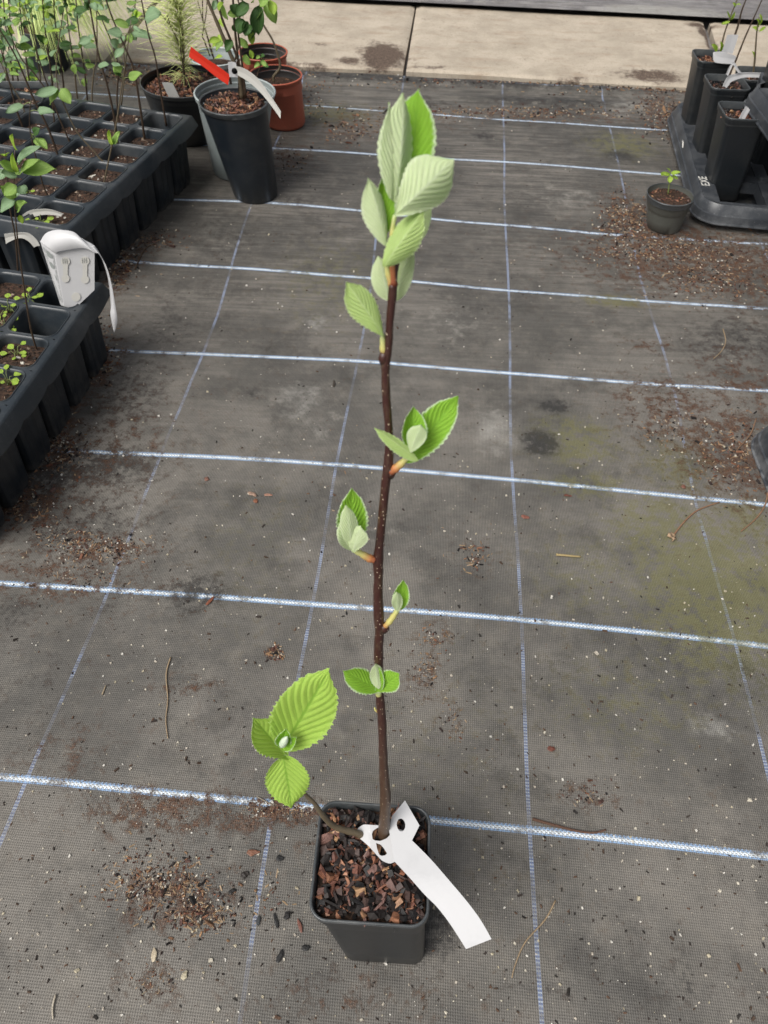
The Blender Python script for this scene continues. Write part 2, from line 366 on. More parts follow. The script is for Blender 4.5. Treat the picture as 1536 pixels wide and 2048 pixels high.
    c = m.mix(m.ramp(m.noise(p, 190, 5, .8), .62, .72, 0, .75), c, (.02, .018, .015))
    m.col(c); m.rough(m.M('ADD', .50, m.M('MULTIPLY', med, .22)))
    h = m.M('ADD', m.M('MULTIPLY', weave, .5), m.M('ADD', m.M('MULTIPLY', fine, .7), m.M('ADD', m.M('MULTIPLY', streak, 1.2), m.M('MULTIPLY', bfac, 1.5))))
    m.bump(h, .55, .0012); return m.m
M_FAB = fabric_mat()
M_FAB2 = fabric_mat(False, 'weathered_fabric', (.20, .188, .188), (.34, .325, .32))

def slab_mat():
    m = NT('concrete', .8, .3); p = m.geo(); n = m.noise(p, 7, 7, .7); f = m.noise(p, 240, 5, .8); st = m.noise(m.mapv(p, (2.5, 9, 1)), 2.5, 6, .7)
    c = m.mix(m.ramp(n, .3, .7), (.36, .31, .245), (.50, .435, .35)); c = m.mix(m.ramp(st, .5, .72, 0, .6), c, (.30, .22, .155))
    c = m.mix(m.ramp(f, .52, .70, 0, .65), c, (.17, .135, .10)); c = m.mix(m.ramp(m.noise(p, 60, 6, .8), .56, .68, 0, .55), c, (.13, .10, .075)); c = m.mix(m.ramp(f, .30, .40, .4, 0), c, (.6, .52, .42))
    d = m.M('ADD', m.attr('sdirt').outputs['Fac'], m.M('MULTIPLY', m.M('SUBTRACT', m.noise(p, 16, 8, .82), .5), 2.8))
    c = m.mix(m.ramp(d, .35, .95), c, m.mix(m.ramp(f, .4, .6), (.045, .035, .028), (.17, .12, .09)))
    m.col(c); m.bump(m.M('ADD', f, m.M('MULTIPLY', n, 2.)), .4, .002); return m.m
M_SLAB = slab_mat()

def zfab(P):
    x, y = P[:, 0], P[:, 1]; z = np.zeros(len(P))
    yf = y + .02 * x
    z += .014 * np.exp(-((yf - 2.71 - .012 * np.sin(x * 3)) / .028) ** 2) + .007 * np.exp(-((yf - 2.62) / .02) ** 2) * (np.sin(x * 2 + 1) > -2)
    z += .0012 * np.sin(x * 5 + y * 3) * np.sin(y * 7 - x * 2) + .0009 * np.sin(x * 17 + np.sin(y * 9)) * np.sin(y * 13)
    z += .0010 * np.sin(y * 38 + 2.5 * np.sin(x * 3 + y)) * np.exp(-((y - 1.1) / .8) ** 2)
    return z
base = mesh('ground', [(-60, -40, -.02), (60, -40, -.02), (60, 120, -.02), (-60, 120, -.02)], [(0, 1, 2, 3)], M_FAB2,
            attrs={'grid': np.zeros((4, 3)), 'brown': [0] * 4, 'dark': [0] * 4, 'algae': [0] * 4, 'pale': [0] * 4})
tag(base, kind='structure')
sheet('fabric_ground', -2.2, 2.2, -.55, 2.775, .0125, zfab, M_FAB, -.024)
def zfar(P):
    y = P[:, 1] + .028 * P[:, 0]; e = np.clip((y - 3.438) / .05, 0, 1)
    return .034 + .004 * e + .003 * np.sin(y * 40 + np.sin(P[:, 0] * 2)) * np.exp(-(y - 3.44) * 2)
sheet('far_fabric', -3.4, 3.4, 3.415, 6.5, .03, zfar, M_FAB2, -.028)
# paving slabs between the two beds
SD = [(765,120,48,26,1.6),(700,128,50,12,.9),(1300,160,80,14,1.1),(1415,85,12,40,1.3),(640,95,30,6,.6),(320,135,60,8,.8),(1400,58,40,6,1.),(1150,165,40,7,.7),(850,142,60,4,.8),(600,137,90,6,.9)]
def slab(a, b, c, d):
    A, B, C_, D = [G(*q) for q in (a, b, c, d)]           # near-left, near-right, far-right, far-left
    n = 60; P = []
    for j in range(n + 1):
        for i in range(n + 1):
            s, t = i / n, j / n; p = (A * (1 - s) + B * s) * (1 - t) + (D * (1 - s) + C_ * s) * t
            e = min(s, 1 - s, t, 1 - t); P.append((p.x, p.y, .012 - (.006 if e < .005 else 0) + .0012 * math.sin(p.x * 9 + p.y * 11)))
    f = [(j * (n + 1) + i, j * (n + 1) + i + 1, (j + 1) * (n + 1) + i + 1, (j + 1) * (n + 1) + i) for j in range(n) for i in range(n)]
    per = [i for i in range(n + 1)] + [k * (n + 1) + n for k in range(1, n + 1)] + [n * (n + 1) + i for i in range(n - 1, -1, -1)] + [k * (n + 1) for k in range(n - 1, 0, -1)]
    b0 = len(P); P += [(P[i][0], P[i][1], -.019) for i in per]; q = len(per)
    f += [(per[i], b0 + i, b0 + (i + 1) % q, per[(i + 1) % q]) for i in range(q)]
    Q = np.array(P)[:, :2]; sdv = np.zeros(len(P))
    for (u, v, rx, ry, am) in SD:
        c0 = G(u, v); ex = (G(u + rx, v) - c0).length; ey = (G(u, v + ry) - G(u, v - ry)).length / 2
        sdv = np.maximum(sdv, am * np.exp(-(((Q[:, 0] - c0.x) / ex) ** 2 + ((Q[:, 1] - c0.y) / ey) ** 2)))
    tag(sharp(mesh('paving_slab', P, f, M_SLAB, attrs={'sdirt': sdv})), kind='structure')
slab((812, 147), (1439, 184), (1405, 48), (833, 17))
slab((222, 124), (806, 146), (830, 17), (330, -6))
slab((-480, 118), (210, 124), (318, -8), (-280, -22))
slab((1455, 184), (2100, 225), (1920, 78), (1418, 49))

# ------------------------------------------------------------------ leaves
def leafpts(L, W, nu, nv, shape=.42, teeth=0, tooth=.05, pleat=0., nve=9, fold=0., cup=0., curl=0., twist=0., wav=0., tipw=1.0, seed=0):
    rr = random.Random(seed); pts = []; uv = []
    ph = rr.uniform(0, 6)
    for i in range(nu + 1):
        u = i / nu
        wdt = (math.sin(math.pi * u ** (math.log(.5) / math.log(shape))) ** .62) * (1 - .12 * u) * (1 - .55 * max(0, (u - .82) / .18) ** 1.2) if 0 < u < 1 else 0.0
        for j in range(nv + 1):
            t = 2 * j / nv - 1; av = abs(t)
            ww = wdt
            if teeth and av > .8:
                saw = ((u * teeth) % 1.0); saw2 = ((u * teeth * 2.5 + .3) % 1.0)
                ww = wdt + (tooth * (saw * (.75 + .35 * math.sin(i * .9)) + saw2 * .45 - .45)) * ((av - .8) / .2) * min(1, 8 * u, 6 * (1 - u) + .2)
            y = t * W / 2 * max(ww, 0.004)
            x = u * L + (av ** 1.5) * 0.06 * L * math.sin(math.pi * u) * (1 - u)
            z = pleat * (2 * abs(math.sin(math.pi * nve * (u - .42 * av))) - 1) * min(1, 5 * av) * (1 - av * .25) * math.sin(math.pi * u) ** .4
            z += fold * abs(y) + cup * (y * y) / (W / 2) + wav * W * math.sin(u * 5 + t * 2.2 + ph) * av
            if curl:
                k = curl / L; a = x * k; xx = math.sin(a) / k - z * math.sin(a); zz = (1 - math.cos(a)) / k + z * math.cos(a); x, z = xx, zz
            if twist:
                a = twist * u; y, z = y * math.cos(a) - z * math.sin(a), y * math.sin(a) + z * math.cos(a)
            pts.append(Vector((x, y, z))); uv.append((u, (t + 1) / 2))
    return pts, uv
def leaf(name, parent, B, T, N, W, mats, hero=False, thick=.00025, label=None, **k):
    B, T, N = Vector(B), Vector(T), Vector(N); X = (T - B); L = X.length; X.normalize()
    curl = k.get('curl', 0)
    if curl: X = Matrix.Rotation(curl / 2, 3, X.cross(N).normalized() * -1) @ X; L = L * (curl / 2) / math.sin(curl / 2)
    N = (N - X * N.dot(X)).normalized(); Y = N.cross(X)
    nu, nv = (100, 30) if hero else (8, 4)
    if hero: k.setdefault('teeth', 13); k.setdefault('pleat', L * (.011 if mats[0] is L_BIG else .014)); k.setdefault('wav', .06); k['tooth'] = .045 if mats[0] is L_UND else .10
    pts, uv = leafpts(L, W, nu, nv, seed=R.randint(0, 9999), **k)
    top = [B + X * p.x + Y * p.y + N * (p.z + thick / 2) for p in pts]; bot = [B + X * p.x + Y * p.y + N * (p.z - thick / 2) for p in pts]
    n = len(pts); w_ = nv + 1; f = []; mi = []
    for i in range(nu):
        for j in range(nv):
            a = i * w_ + j; f.append((a, a + w_, a + w_ + 1, a + 1)[::-1] if False else (a, a + w_, a + w_ + 1, a + 1)); mi.append(0)
            f.append((n + a, n + a + 1, n + a + w_ + 1, n + a + w_)); mi.append(1)
    for i in range(nu):
        for j in (0, nv):
            a = i * w_ + j; f.append((a, a + w_, n + a + w_, n + a)); mi.append(1)
    o = mesh(name, top + bot, f, mats, parent, True, mi, uv + uv)
    if label: o['label'] = label
    return o

# ------------------------------------------------------------------ chips and grit
def chip(mb, c, sx, sy, sz, colr, rr, flat=0.0):
    # irregular angular block
    q = Matrix.Rotation(rr.uniform(0, 6.28), 3, 'Z') @ Matrix.Rotation(rr.gauss(0, flat), 3, 'X') @ Matrix.Rotation(rr.gauss(0, flat), 3, 'Y')
    v = []
    for (x, y, z) in ((-1,-1,-1),(1,-1,-1),(1,1,-1),(-1,1,-1),(-1,-1,1),(1,-1,1),(1,1,1),(-1,1,1)):
        k = rr.uniform(.45, 1.05) if z > 0 else rr.uniform(.7, 1.1)
        v.append(Vector(c) + q @ Vector((x * sx * k * rr.uniform(.6, 1), y * sy * k * rr.uniform(.6, 1), z * sz * rr.uniform(.6, 1.1))))
    mb.add(v, [(0,3,2,1),(4,5,6,7),(0,1,5,4),(1,2,6,5),(2,3,7,6),(3,0,4,7)], colr)
BARKC = [(.20,.085,.05),(.27,.125,.07),(.14,.06,.042),(.10,.05,.04),(.33,.18,.10),(.055,.035,.03),(.03,.022,.02),(.018,.015,.014),(.012,.011,.011),(.16,.09,.075),(.40,.24,.13)]
def mulch(name, parent, inside, cx, cy, hw, z, n, smin, smax, mat=None, dome=.0, wts=None, seed=1):
    rr = random.Random(seed); mb = MB()
    k = 0
    while k < n:
        x = rr.uniform(-hw, hw); y = rr.uniform(-hw, hw)
        if not inside(x, y): continue
        k += 1; s = (smin * .6 + (smax - smin * .6) * rr.random() ** 1.6) * 1.05
        c = rr.choices(BARKC, wts)[0] if wts else rr.choice(BARKC); kk = rr.uniform(.8, 1.6); c = tuple(q * kk for q in c)
        if rr.random() < .22: chip(mb, (cx + x, cy + y, z + rr.uniform(0, smax * .7)), s * 1.3, s * .18, s * .15, c, rr, .35)
        else: chip(mb, (cx + x, cy + y, z + rr.uniform(-.2, .7) * smax), s * .62, s * rr.uniform(.28, .5), s * rr.uniform(.2, .4), c, rr, .55)
    o = mb.build(name, mat or M_BARK, parent, False, True); tag(o, kind='stuff'); return o

# ------------------------------------------------------------------ pots
def rsq(cx, cy, z, h, r, n=6, rot=0, hy=None):
    hy = hy or h; P = []; c, s = math.cos(rot), math.sin(rot)
    for q, (sx, sy) in enumerate(((1, 1), (-1, 1), (-1, -1), (1, -1))):
        for i in range(n + 1):
            a = math.pi / 2 * (q + i / n)
            x = sx * (h - r) + r * math.cos(a); y = sy * (hy - r) + r * math.sin(a)
            P.append(Vector((cx + c * x - s * y, cy + s * x + c * y, z)))
    return P
def circ(cx, cy, z, r, n=48): return [Vector((cx + r * math.cos(2 * math.pi * i / n), cy + r * math.sin(2 * math.pi * i / n), z)) for i in range(n)]

def square_pot(name, rim, zr, half, basec, zb, bhalf, rot, mat, label, cat='pot', group=None, soil=.014, nchip=0, seed=3, rimmat=M_RIM_HILITE):
    root = empty(name, (basec[0], basec[1], zb), label, cat, group)
    def C(t): return (basec[0] + (rim[0] - basec[0]) * t, basec[1] + (rim[1] - basec[1]) * t)
    H = zr - zb; mb = MB(); rings = []
    def ring(t, h, r, dz=0): c = C(t); rings.append(rsq(c[0], c[1], zb + H * t + dz, h, r, 6, rot))
    hh = lambda t: bhalf + (half - .004 - bhalf) * t
    ring(0, bhalf * .3, bhalf * .1, .004); ring(0, bhalf * .9, bhalf * .25, .003); ring(.0, bhalf - .002, .014); ring(.012, bhalf, .014)
    for t in (.2, .4, .6, .75): ring(t, hh(t), .014)
    tl = 1 - .016 / H; ring(tl, hh(tl), .014); ring(tl + .001 / H, half - .0012, .016); ring(1 - .0045 / H, half - .0002, .017); nb = len(rings); ring(1 - .004 / H, half - .0012, .016); ring(1 - .003 / H, half, .017); ring(1 - .0008 / H, half, .017); ring(1, half - .0007, .017); ring(1, half - .0020, .016); ring(1 - .0012 / H, half - .0028, .015)
    ring(1 - .02 / H, half - .004, .014); ring(.5, hh(.5) - .0015, .013); ring(.45, hh(.45) * .2, .003)
    mb.loft(rings[:nb], True, True, False); ni = nb + 7; sharp(mb.build('pot_body', mat, root), 50)
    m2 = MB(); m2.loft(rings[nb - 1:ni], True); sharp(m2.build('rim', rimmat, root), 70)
    m3 = MB(); m3.loft(rings[ni - 1:], True, False, True); sharp(m3.build('inner_wall', mat, root), 50)
    zs = zr - soil; t = (zs - zb) / H; c = C(t); h = half - .0045
    s = MB(); r0 = rsq(c[0], c[1], zs, h, .013, 6, rot); r1 = rsq(c[0], c[1], zs, h * .5, .01, 6, rot); s.loft([r0, r1], True, False, True)
    so = s.build('soil', M_SOIL, root)
    cr, sr = math.cos(-rot), math.sin(-rot)
    def inside(x, y):
        X, Y = cr * x - sr * y, sr * x + cr * y; return abs(X) < h - .004 and abs(Y) < h - .004
    if nchip: mulch('bark_mulch', root, inside, c[0], c[1], half * 1.2, zs, nchip, .004, .0122, seed=seed, wts=[9, 6, 8, 6, 3, 10, 14, 20, 22, 6, 2])
    return root, Vector((c[0], c[1], zs)), h
def round_pot(name, rim, zr, rr_, basec, zb, rb, mat, label, cat='pot', group=None, soil=.02, nchip=0, inner=None, lip=.008, liph=.014, seed=3, soilpart=True, cmin=.004, cmax=.011, step=False, rimmat=None):
    rimmat = rimmat or {M_TERRA: M_TERRA, M_GREYPOT: M_GREYRIM_HILITE}.get(mat, M_RIM_HILITE)
    root = empty(name, (basec[0], basec[1], zb), label, cat, group)
    def C(t): return (basec[0] + (rim[0] - basec[0]) * t, basec[1] + (rim[1] - basec[1]) * t)
    H = zr - zb; rings = []
    def ring(t, r): c = C(t); rings.append(circ(c[0], c[1], zb + H * t, r))
    hh = lambda t: rb + (rr_ - lip * .6 - rb) * t
    ring(.02, rb * .3); ring(.01, rb * .95); ring(0, rb - .002); ring(.01, rb)
    if step: ring(.05, hh(.05)); ring(.055, hh(.05) + .003); ring(.74, hh(.74)); ring(.75, hh(.75) + .003)
    else:
        for t in (.3, .6): ring(t, hh(t))
    tl = 1 - liph / H; ring(tl, hh(tl)); nb = len(rings); ring(tl + .001 / H, rr_ - lip * .35); ring(1 - .004 / H, rr_ - .001); ring(1 - .0015 / H, rr_); ring(1, rr_ - .0015); ring(1, rr_ - lip * .45)
    ring(1 - .002 / H, rr_ - lip * .6); n0 = len(rings)
    ring(1 - .014 / H, rr_ - lip * .7); ring(1 - .016 / H, rr_ - lip * 1.0); ring(1 - .032 / H, rr_ - lip * 1.1); ring(1 - .034 / H, rr_ - lip * 1.35)
    ring(.4, hh(.4) - .002); ring(.38, .004)
    mb = MB()
    mb.loft(rings[:nb], True, True, False); sharp(mb.build('pot_body', mat, root), 50)
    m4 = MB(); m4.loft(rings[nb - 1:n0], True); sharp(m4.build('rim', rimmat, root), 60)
    m2 = MB(); m2.loft(rings[n0 - 1:], True, False, True); sharp(m2.build('inner_wall', inner or mat, root), 50)
    zs = zr - soil; t = (zs - zb) / H; c = C(t); h = min(rr_ - lip * 1.3, hh(t))
    if soilpart:
        s = MB(); s.loft([circ(c[0], c[1], zs, h), circ(c[0], c[1], zs + .002, h * .4)], True, False, True); s.build('soil', M_SOIL, root)
    if nchip: mulch('bark_mulch', root, lambda x, y: x * x + y * y < (h - .006) ** 2, c[0], c[1], h, zs, nchip, cmin, cmax, seed=seed, wts=[14, 9, 12, 8, 4, 8, 5, 3, 2, 8, 4])
    return root, Vector((c[0], c[1], zs)), h

# ================================================================== the potted sapling in front
ZR = .19
rc = [G(645, 1607, ZR), G(860, 1613, ZR), G(852, 1852, ZR), G(618, 1836, ZR)]
rimc = sum(rc, Vector()) / 4; rot = math.atan2(rc[2].y - rc[3].y, rc[2].x - rc[3].x)
side = sum((rc[i] - rc[(i + 1) % 4]).length for i in range(4)) / 4
b0, b1 = G(687, 1922), G(850, 1932); bw = (b1 - b0).length; bmid = (b0 + b1) / 2
pot, soilc, sh = square_pot('plant_pot', (rimc.x, rimc.y), ZR, side / 2 + .002, (bmid.x, bmid.y + bw / 2), .001, bw / 2, rot, M_POT2,
    'square black plastic pot filled with chunky bark, nearest the camera on the ground fabric', soil=.011, nchip=1100, seed=11)

PL = dict(s=.18, z0=.17)                     # the plant leans slightly away from the camera
YP = soilc.y + .022
def Q(u, v, off=0.0): return V(u, v, YP + off, PL['s'], PL['z0'])
sap = empty('sapling', Q(768, 1668), 'tall sapling with dark red stem and unfolding serrated leaves in the nearest pot', 'sapling')
stp = [(766,1690,24),(768,1660,25),(771,1600,24),(768,1550,20),(766,1500,19),(764,1440,18),(760,1395,19),(758,1340,19),(757,1300,20),(759,1262,20),(758,1240,22),(756,1190,21),(757,1150,20),(756,1122,23),(760,1080,19),(766,1020,18),(772,960,20),(776,935,22),(778,900,18),(777,850,18),(773,800,18),(771,750,18),(772,722,20),(777,690,17),(780,640,17),(784,600,18),(786,568,20)]
P = [Q(a, b) for a, b, _ in stp]; rad = [px(c * .94, p) / 2 for (a, b, c), p in zip(stp, P)]
sp, sr = smooth_path(P, rad, 4); mb = MB(); mb.tube(sp, [r * (1 + .035 * math.sin(i * 1.7) + .03 * math.sin(i * .63 + 1)) for i, r in enumerate(sr)], 18)
for (u, v, s_) in ((756,1118,-1),(781,944,1),(768,1255,1),(768,716,-1)):     # leaf scars and knuckles
    p = Q(u, v); mb.tube([p + Vector((0, 0, -.004)), p + Vector((s_ * .0006, -.0006, 0)), p + Vector((0, 0, .004))], [px(8, p), px(9.6, p), px(8, p)], 10)
p1, r1 = smooth_path([Q(788, 575), Q(789, 545), Q(797, 515), Q(812, 497), Q(826, 482)], [px(14, P[-1]) / 2, px(14, P[-1]) / 2, px(13, P[-1]) / 2, px(12, P[-1]) / 2, px(6, P[-1]) / 2])
mb.tube(p1, r1, 12)
mb.build('stem', M_STEM, sap)
def petiole(pts, rpx, cols, off=0, name='leaf_stalk'):
    A = [Q(u, v, off if len(q) == 0 else q[0]) for u, v, *q in pts]
    pp, rr2 = smooth_path(A, [px(r, a) / 2 for r, a in zip(rpx, A)]); m_ = MB(); m_.tube(pp, [r * (1 + .10 * math.sin(i * 2.2)) for i, r in enumerate(rr2)], 10)
    n = len(pp); cc = []
    for i in range(n):
        t = i / (n - 1) * (len(cols) - 1); k = min(int(t), len(cols) - 2); fz = t - k
        cc += [tuple(cols[k][q] * (1 - fz) + cols[k + 1][q] * fz for q in range(3))] * 10
    m_.c = cc; return m_.build(name, M_BUD, sap, True, True)
OR, YG, PG, RD = (.44, .17, .06), (.52, .48, .16), (.42, .50, .22), (.16, .03, .015)
def lf(b, t, N, wpx, mats, bo=0, to=0, label=None, **k):
    B, T = Q(b[0], b[1], bo), Q(t[0], t[1], to); return leaf('leaf', sap, B, T, N, px(wpx, (B + T) / 2), mats, True, label=label, **k)
UP, UN = [L_TOP, L_UND], [L_UND, L_TOP]
C_ = Vector((0, -.75, .65))        # roughly towards the viewer
# top cluster
lf((808,395), (838,178), (-.5,-.8,.35), 120, UP, .014, .024, fold=.35, curl=.35, shape=.55)
lf((790,405), (806,186), (.45,-.8,.3), 84, UN, .004, .014, fold=-.5, cup=-.35, curl=-.5, shape=.52)
lf((783,400), (778,205), (.75,-.6,.3), 50, UN, .003, .012, fold=-.3, cup=-.3, curl=-.35, shape=.5)
lf((790,430), (906,318), (.25,-.8,.5), 112, UN, -.010, -.002, fold=-.35, cup=-.35, curl=-.7, shape=.6)
lf((766,470), (766,346), (.3,-.8,.5), 44, UP, .008, .010, fold=.5, cup=.3)
lf((772,492), (736,356), (.45,-.75,.45), 54, UN, -.002, .004, fold=-.45, cup=-.4, curl=-.4, shape=.5)
lf((838,480), (853,380), (-.3,-.8,.5), 36, UN, .01, .012, fold=-.3)
lf((768,534), (848,422), (-.1,-.75,.6), 66, [L_YEL, L_TOP], -.008, -.006, fold=-.4, cup=-.4, curl=-.6, shape=.5)
lf((778,600), (756,512), (.2,-.9,.3), 52, UN, .008, .012, fold=-.25, cup=-.3, curl=-.3)
lf((788,602), (824,490), (-.3,-.9,.3), 46, UN, .008, .012, fold=-.3, curl=-.3)
lf((767,672), (692,564), (.1,-.7,.7), 62, [L_YEL, L_TOP], -.004, -.002, fold=-.35, cup=-.3, curl=-.5, shape=.58)
petiole([(784,575), (776,545), (771,520)], [13, 12, 9], [OR, YG, PG]); petiole([(790,430), (784,470), (786,520), (787,570)], [8, 10, 13, 18], [PG, YG, OR, RD])
petiole([(836,465), (828,480), (815,497)], [7, 13, 9], [YG, YG, OR])
petiole([(769,718), (766,695), (765,668)], [10, 14, 9], [OR, YG, PG])
# second node, right
lf((812,925), (916,792), (-.25,-.75,.6), 74, UP, -.002, .008, fold=.25, curl=.25, shape=.5)
lf((822,905), (826,813), (.2,-.75,.6), 54, UP, -.006, .0, fold=.35, cup=.5, shape=.55)
lf((820,905), (842,850), (-.1,-.8,.5), 42, UN, -.012, -.012, fold=-.3, curl=-.3, shape=.6)
lf((836,922), (749,856), (.35,-.3,.9), 34, [L_YEL, L_TOP], -.014, -.010, fold=-.5, curl=-.3, shape=.5)
petiole([(781,946), (792,936), (808,922), (822,905)], [12, 18, 13, 9], [RD, OR, YG, PG], -.002)
# third node, left
lf((704,1092), (703,977), (.15,-.8,.55), 66, UP, .0, .006, fold=.2, shape=.47, label='green leaf with pale toothed edge')
lf((707,1102), (680,1045), (.55,-.7,.4), 44, UN, -.006, -.006, fold=-.2, curl=-.4, shape=.55)
lf((705,1098), (692,1010), (.1,-.8,.5), 38, UN, -.010, -.008, fold=-.35, curl=-.3, shape=.5)
lf((706,1104), (722,1052), (-.3,-.8,.5), 46, UN, -.012, -.010, fold=-.2, curl=-.3, shape=.6)
petiole([(750,1120), (738,1116), (722,1107), (706,1098)], [14, 17, 13, 12], [RD, OR, YG, PG], -.002)
# fourth node, right
lf((797,1220), (806,1160), (.1,-.8,.55), 36, UP, .0, .002, fold=.3, shape=.47)
lf((796,1222), (793,1184), (.2,-.8,.5), 24, UN, -.006, -.006, fold=-.3, curl=-.2, shape=.47)
petiole([(770,1253), (780,1242), (790,1228), (797,1216)], [10, 13, 11, 9], [OR, YG, YG, PG], -.002)
# fifth node, in front of the stem
lf((757,1381), (687,1341), (.1,-.6,.8), 52, UP, -.008, -.012, fold=.12, shape=.52)
lf((752,1384), (799,1346), (-.1,-.6,.8), 50, UP, -.009, -.014, fold=.12, shape=.6)
lf((757,1378), (751,1328), (.1,-.8,.5), 30, UN, -.012, -.010, fold=-.4, shape=.45)
lf((759,1378), (756,1331), (-.4,-.8,.5), 30, UP, -.010, -.008, fold=.4, shape=.45)
petiole([(757,1390), (757,1383), (758,1376)], [12, 13, 8], [YG, PG, PG], -.006)
petiole([(756,1424), (751,1420), (749,1415)], [5, 5, 2], [OR, YG, YG], 0, 'bud')
# basal branch with the three wide leaves
br = [(750,1690,15,.0),(718,1668,15,-.003),(688,1660,13,-.006),(664,1650,12,-.008),(645,1630,11,-.01),(628,1606,9,-.01),(608,1585,8,-.008),(586,1545,7,-.006),(569,1505,6,-.008)]
A = [Q(u, v, o_) for u, v, _, o_ in br]; pp, rr2 = smooth_path(A, [px(r, a) / 2 for (u, v, r, o_), a in zip(br, A)])
mb = MB(); mb.tube(pp, [r * (1 + .07 * math.sin(i * 2.1)) for i, r in enumerate(rr2)], 12); mb.build('side_branch', M_WOOD, sap)
BG = [L_BIG, L_UND]
lf((567,1494), (658,1341), (.1,-.62,.75), 126, BG, -.012, .0, fold=.1, cup=.12, shape=.47, teeth=16, tooth=.07, label='widest leaf with deep pleats')
lf((577,1518), (507,1436), (.35,-.5,.8), 78, BG, -.014, -.012, fold=.3, cup=.3, curl=.3, shape=.62, teeth=13, tooth=.07)
lf((566,1510), (584,1614), (.05,-.35,.9), 92, BG, -.014, -.034, fold=.06, shape=.47, teeth=15, tooth=.05)
lf((563,1496), (571,1458), (.1,-.7,.7), 34, UP, -.018, -.02, fold=.4, shape=.5)
lf((564,1498), (592,1474), (-.3,-.7,.7), 28, UP, -.020, -.022, fold=.4, shape=.5)
m_ = MB(); a, b = Q(562, 1494, -.024), Q(574, 1474, -.026); m_.tube([a, a.lerp(b, .3), a.lerp(b, .7), b], [.0012, .0034, .003, .0008], 10, (.5, .6, .45)); m_.build('bud', M_BUD, sap, True, True)

# the looped white label round the stem
def flat(name, loops, zf, mat, parent=None, thick=.0006, sub=0):
    import bmesh
    bm = bmesh.new(); es = []
    for lp in loops:
        v_ = [bm.verts.new((u, v, 0)) for u, v in lp]; es += [bm.edges.new((v_[i], v_[(i + 1) % len(v_)])) for i in range(len(v_))]
    bmesh.ops.triangle_fill(bm, use_beauty=True, use_dissolve=False, edges=es)
    if sub:
        bmesh.ops.subdivide_edges(bm, edges=[e for e in bm.edges if e.calc_length() > sub], cuts=2, use_grid_fill=True)
        bmesh.ops.triangulate(bm, faces=bm.faces)
    bm.verts.index_update(); vs_ = [zf(v.co.x, v.co.y) for v in bm.verts]; fs = [tuple(v.index for v in f.verts) for f in bm.faces]; bm.free()
    o = mesh(name, vs_, fs, mat, parent, False); md = o.modifiers.new('thickness', 'SOLIDIFY'); md.thickness = thick; md.offset = 0
    return o
def ell(cx, cy, a, b, ang=0, n=20): return [(cx + a * math.cos(t) * math.cos(ang) - b * math.sin(t) * math.sin(ang), cy + a * math.cos(t) * math.sin(ang) + b * math.sin(t) * math.cos(ang)) for t in [2 * math.pi * i / n for i in range(n)]]
def pxl(pts, k=5):
    P3 = [Vector((a, b, 0)) for a, b in pts]; return [(q.x, q.y) for q in smooth_path(P3, None, k)]
tg = empty('plant_label', Q(790, 1690), 'blank white looped label threaded round the sapling stem, long end hanging over the pot rim', 'plant label')
def zstrip(u, v):
    t = max(0., (v - 1600) / 300); return G(u, v, .206 - .010 * t - .055 * max(0, t - .50) ** 1.5)
LE = [(788,1722),(817,1753),(849,1789),(874,1814),(898,1845),(919,1877),(932,1898)]; RE = [(983,1878),(962,1841),(934,1803),(895,1757),(860,1717),(824,1681)]
o = flat('label_strip', [pxl(LE, 4) + pxl(RE, 4) + [(839,1651),(810,1601),(784,1632),(778,1660)], ell(802, 1650, 8.5, 13, -.1)], zstrip, M_TAG, tg, .0005, sub=30)
def zloop(u, v):
    t = max(0, min(1, (u - 775) / 40)); e = max(0, min(1, (730 - v) / 30)); return G(u, v, .198 + .022 * t * t * (3 - 2 * t) * e - .006 * max(0, (740 - u) / 30))
outer = [(710,1666),(716,1657),(722,1652),(728,1649),(744,1650),(761,1651),(775,1652),(790,1655),(803,1660),(816,1668)] + pxl([(826,1680),(819,1693),(810,1704),(800,1717),(789,1724),(780,1727),(772,1725),(764,1721),(757,1714),(747,1703),(737,1692),(722,1679)], 3)
flat('label_loop', [outer, [(767,1654),(779,1656),(784,1662),(780,1670),(773,1677),(761,1682),(750,1681),(745,1678),(744,1668),(746,1662),(754,1656)], [(752,1686),(761,1689),(768,1697),(774,1707),(770,1711),(763,1712),(758,1709),(754,1697)]], zloop, M_TAG, tg, .0005, sub=14)

# ================================================================== pots on the left
tb = G(512, 388); zt = .232
c1 = (G(401,205,zt) + G(541,196,zt) + G(464,169,zt) + G(459,235,zt)) / 4
c2 = (G(385,186,zt - .012) + G(553,180,zt - .012)) / 2
tall, tsoil, tr_ = round_pot('plant_pot', (c1.x, c1.y), zt, (G(401,205,zt) - G(541,196,zt)).length / 2, (tb.x, tb.y), 0.001, .056, M_POT,
    'tall round black pot slipped inside a grey pot, red and white labels on its shrub', soil=.010, nchip=600, seed=5)
gb = G(478, 352)
gpot, _, _ = round_pot('nursery_pot', (c2.x, c2.y), zt - .012, (G(385,188,zt) - G(553,182,zt)).length / 2, (gb.x - .006, gb.y + .03), 0.002, .066, M_GREYPOT,
    'grey blue round pot with a tall black pot standing inside it', soil=.05, nchip=200, seed=6, soilpart=True)
zb_ = .19; bc = (G(281,155,zb_) + G(455,160,zb_)) / 2; bb = G(385, 285)
big, bsoil, _ = round_pot('plant_pot', (bc.x, bc.y - .01), zb_, (G(281,155,zb_) - G(452,160,zb_)).length / 2, (bb.x - .012, bb.y + .055), .001, .088, M_POT,
    'wide round black pot of bark chips holding a pine seedling', soil=.024, nchip=900, seed=8, lip=.005)
zo = .155; oc = (G(497,152,zo) + G(605,145,zo) + G(553,128,zo) + G(545,170,zo)) / 4; ob = G(570, 250)
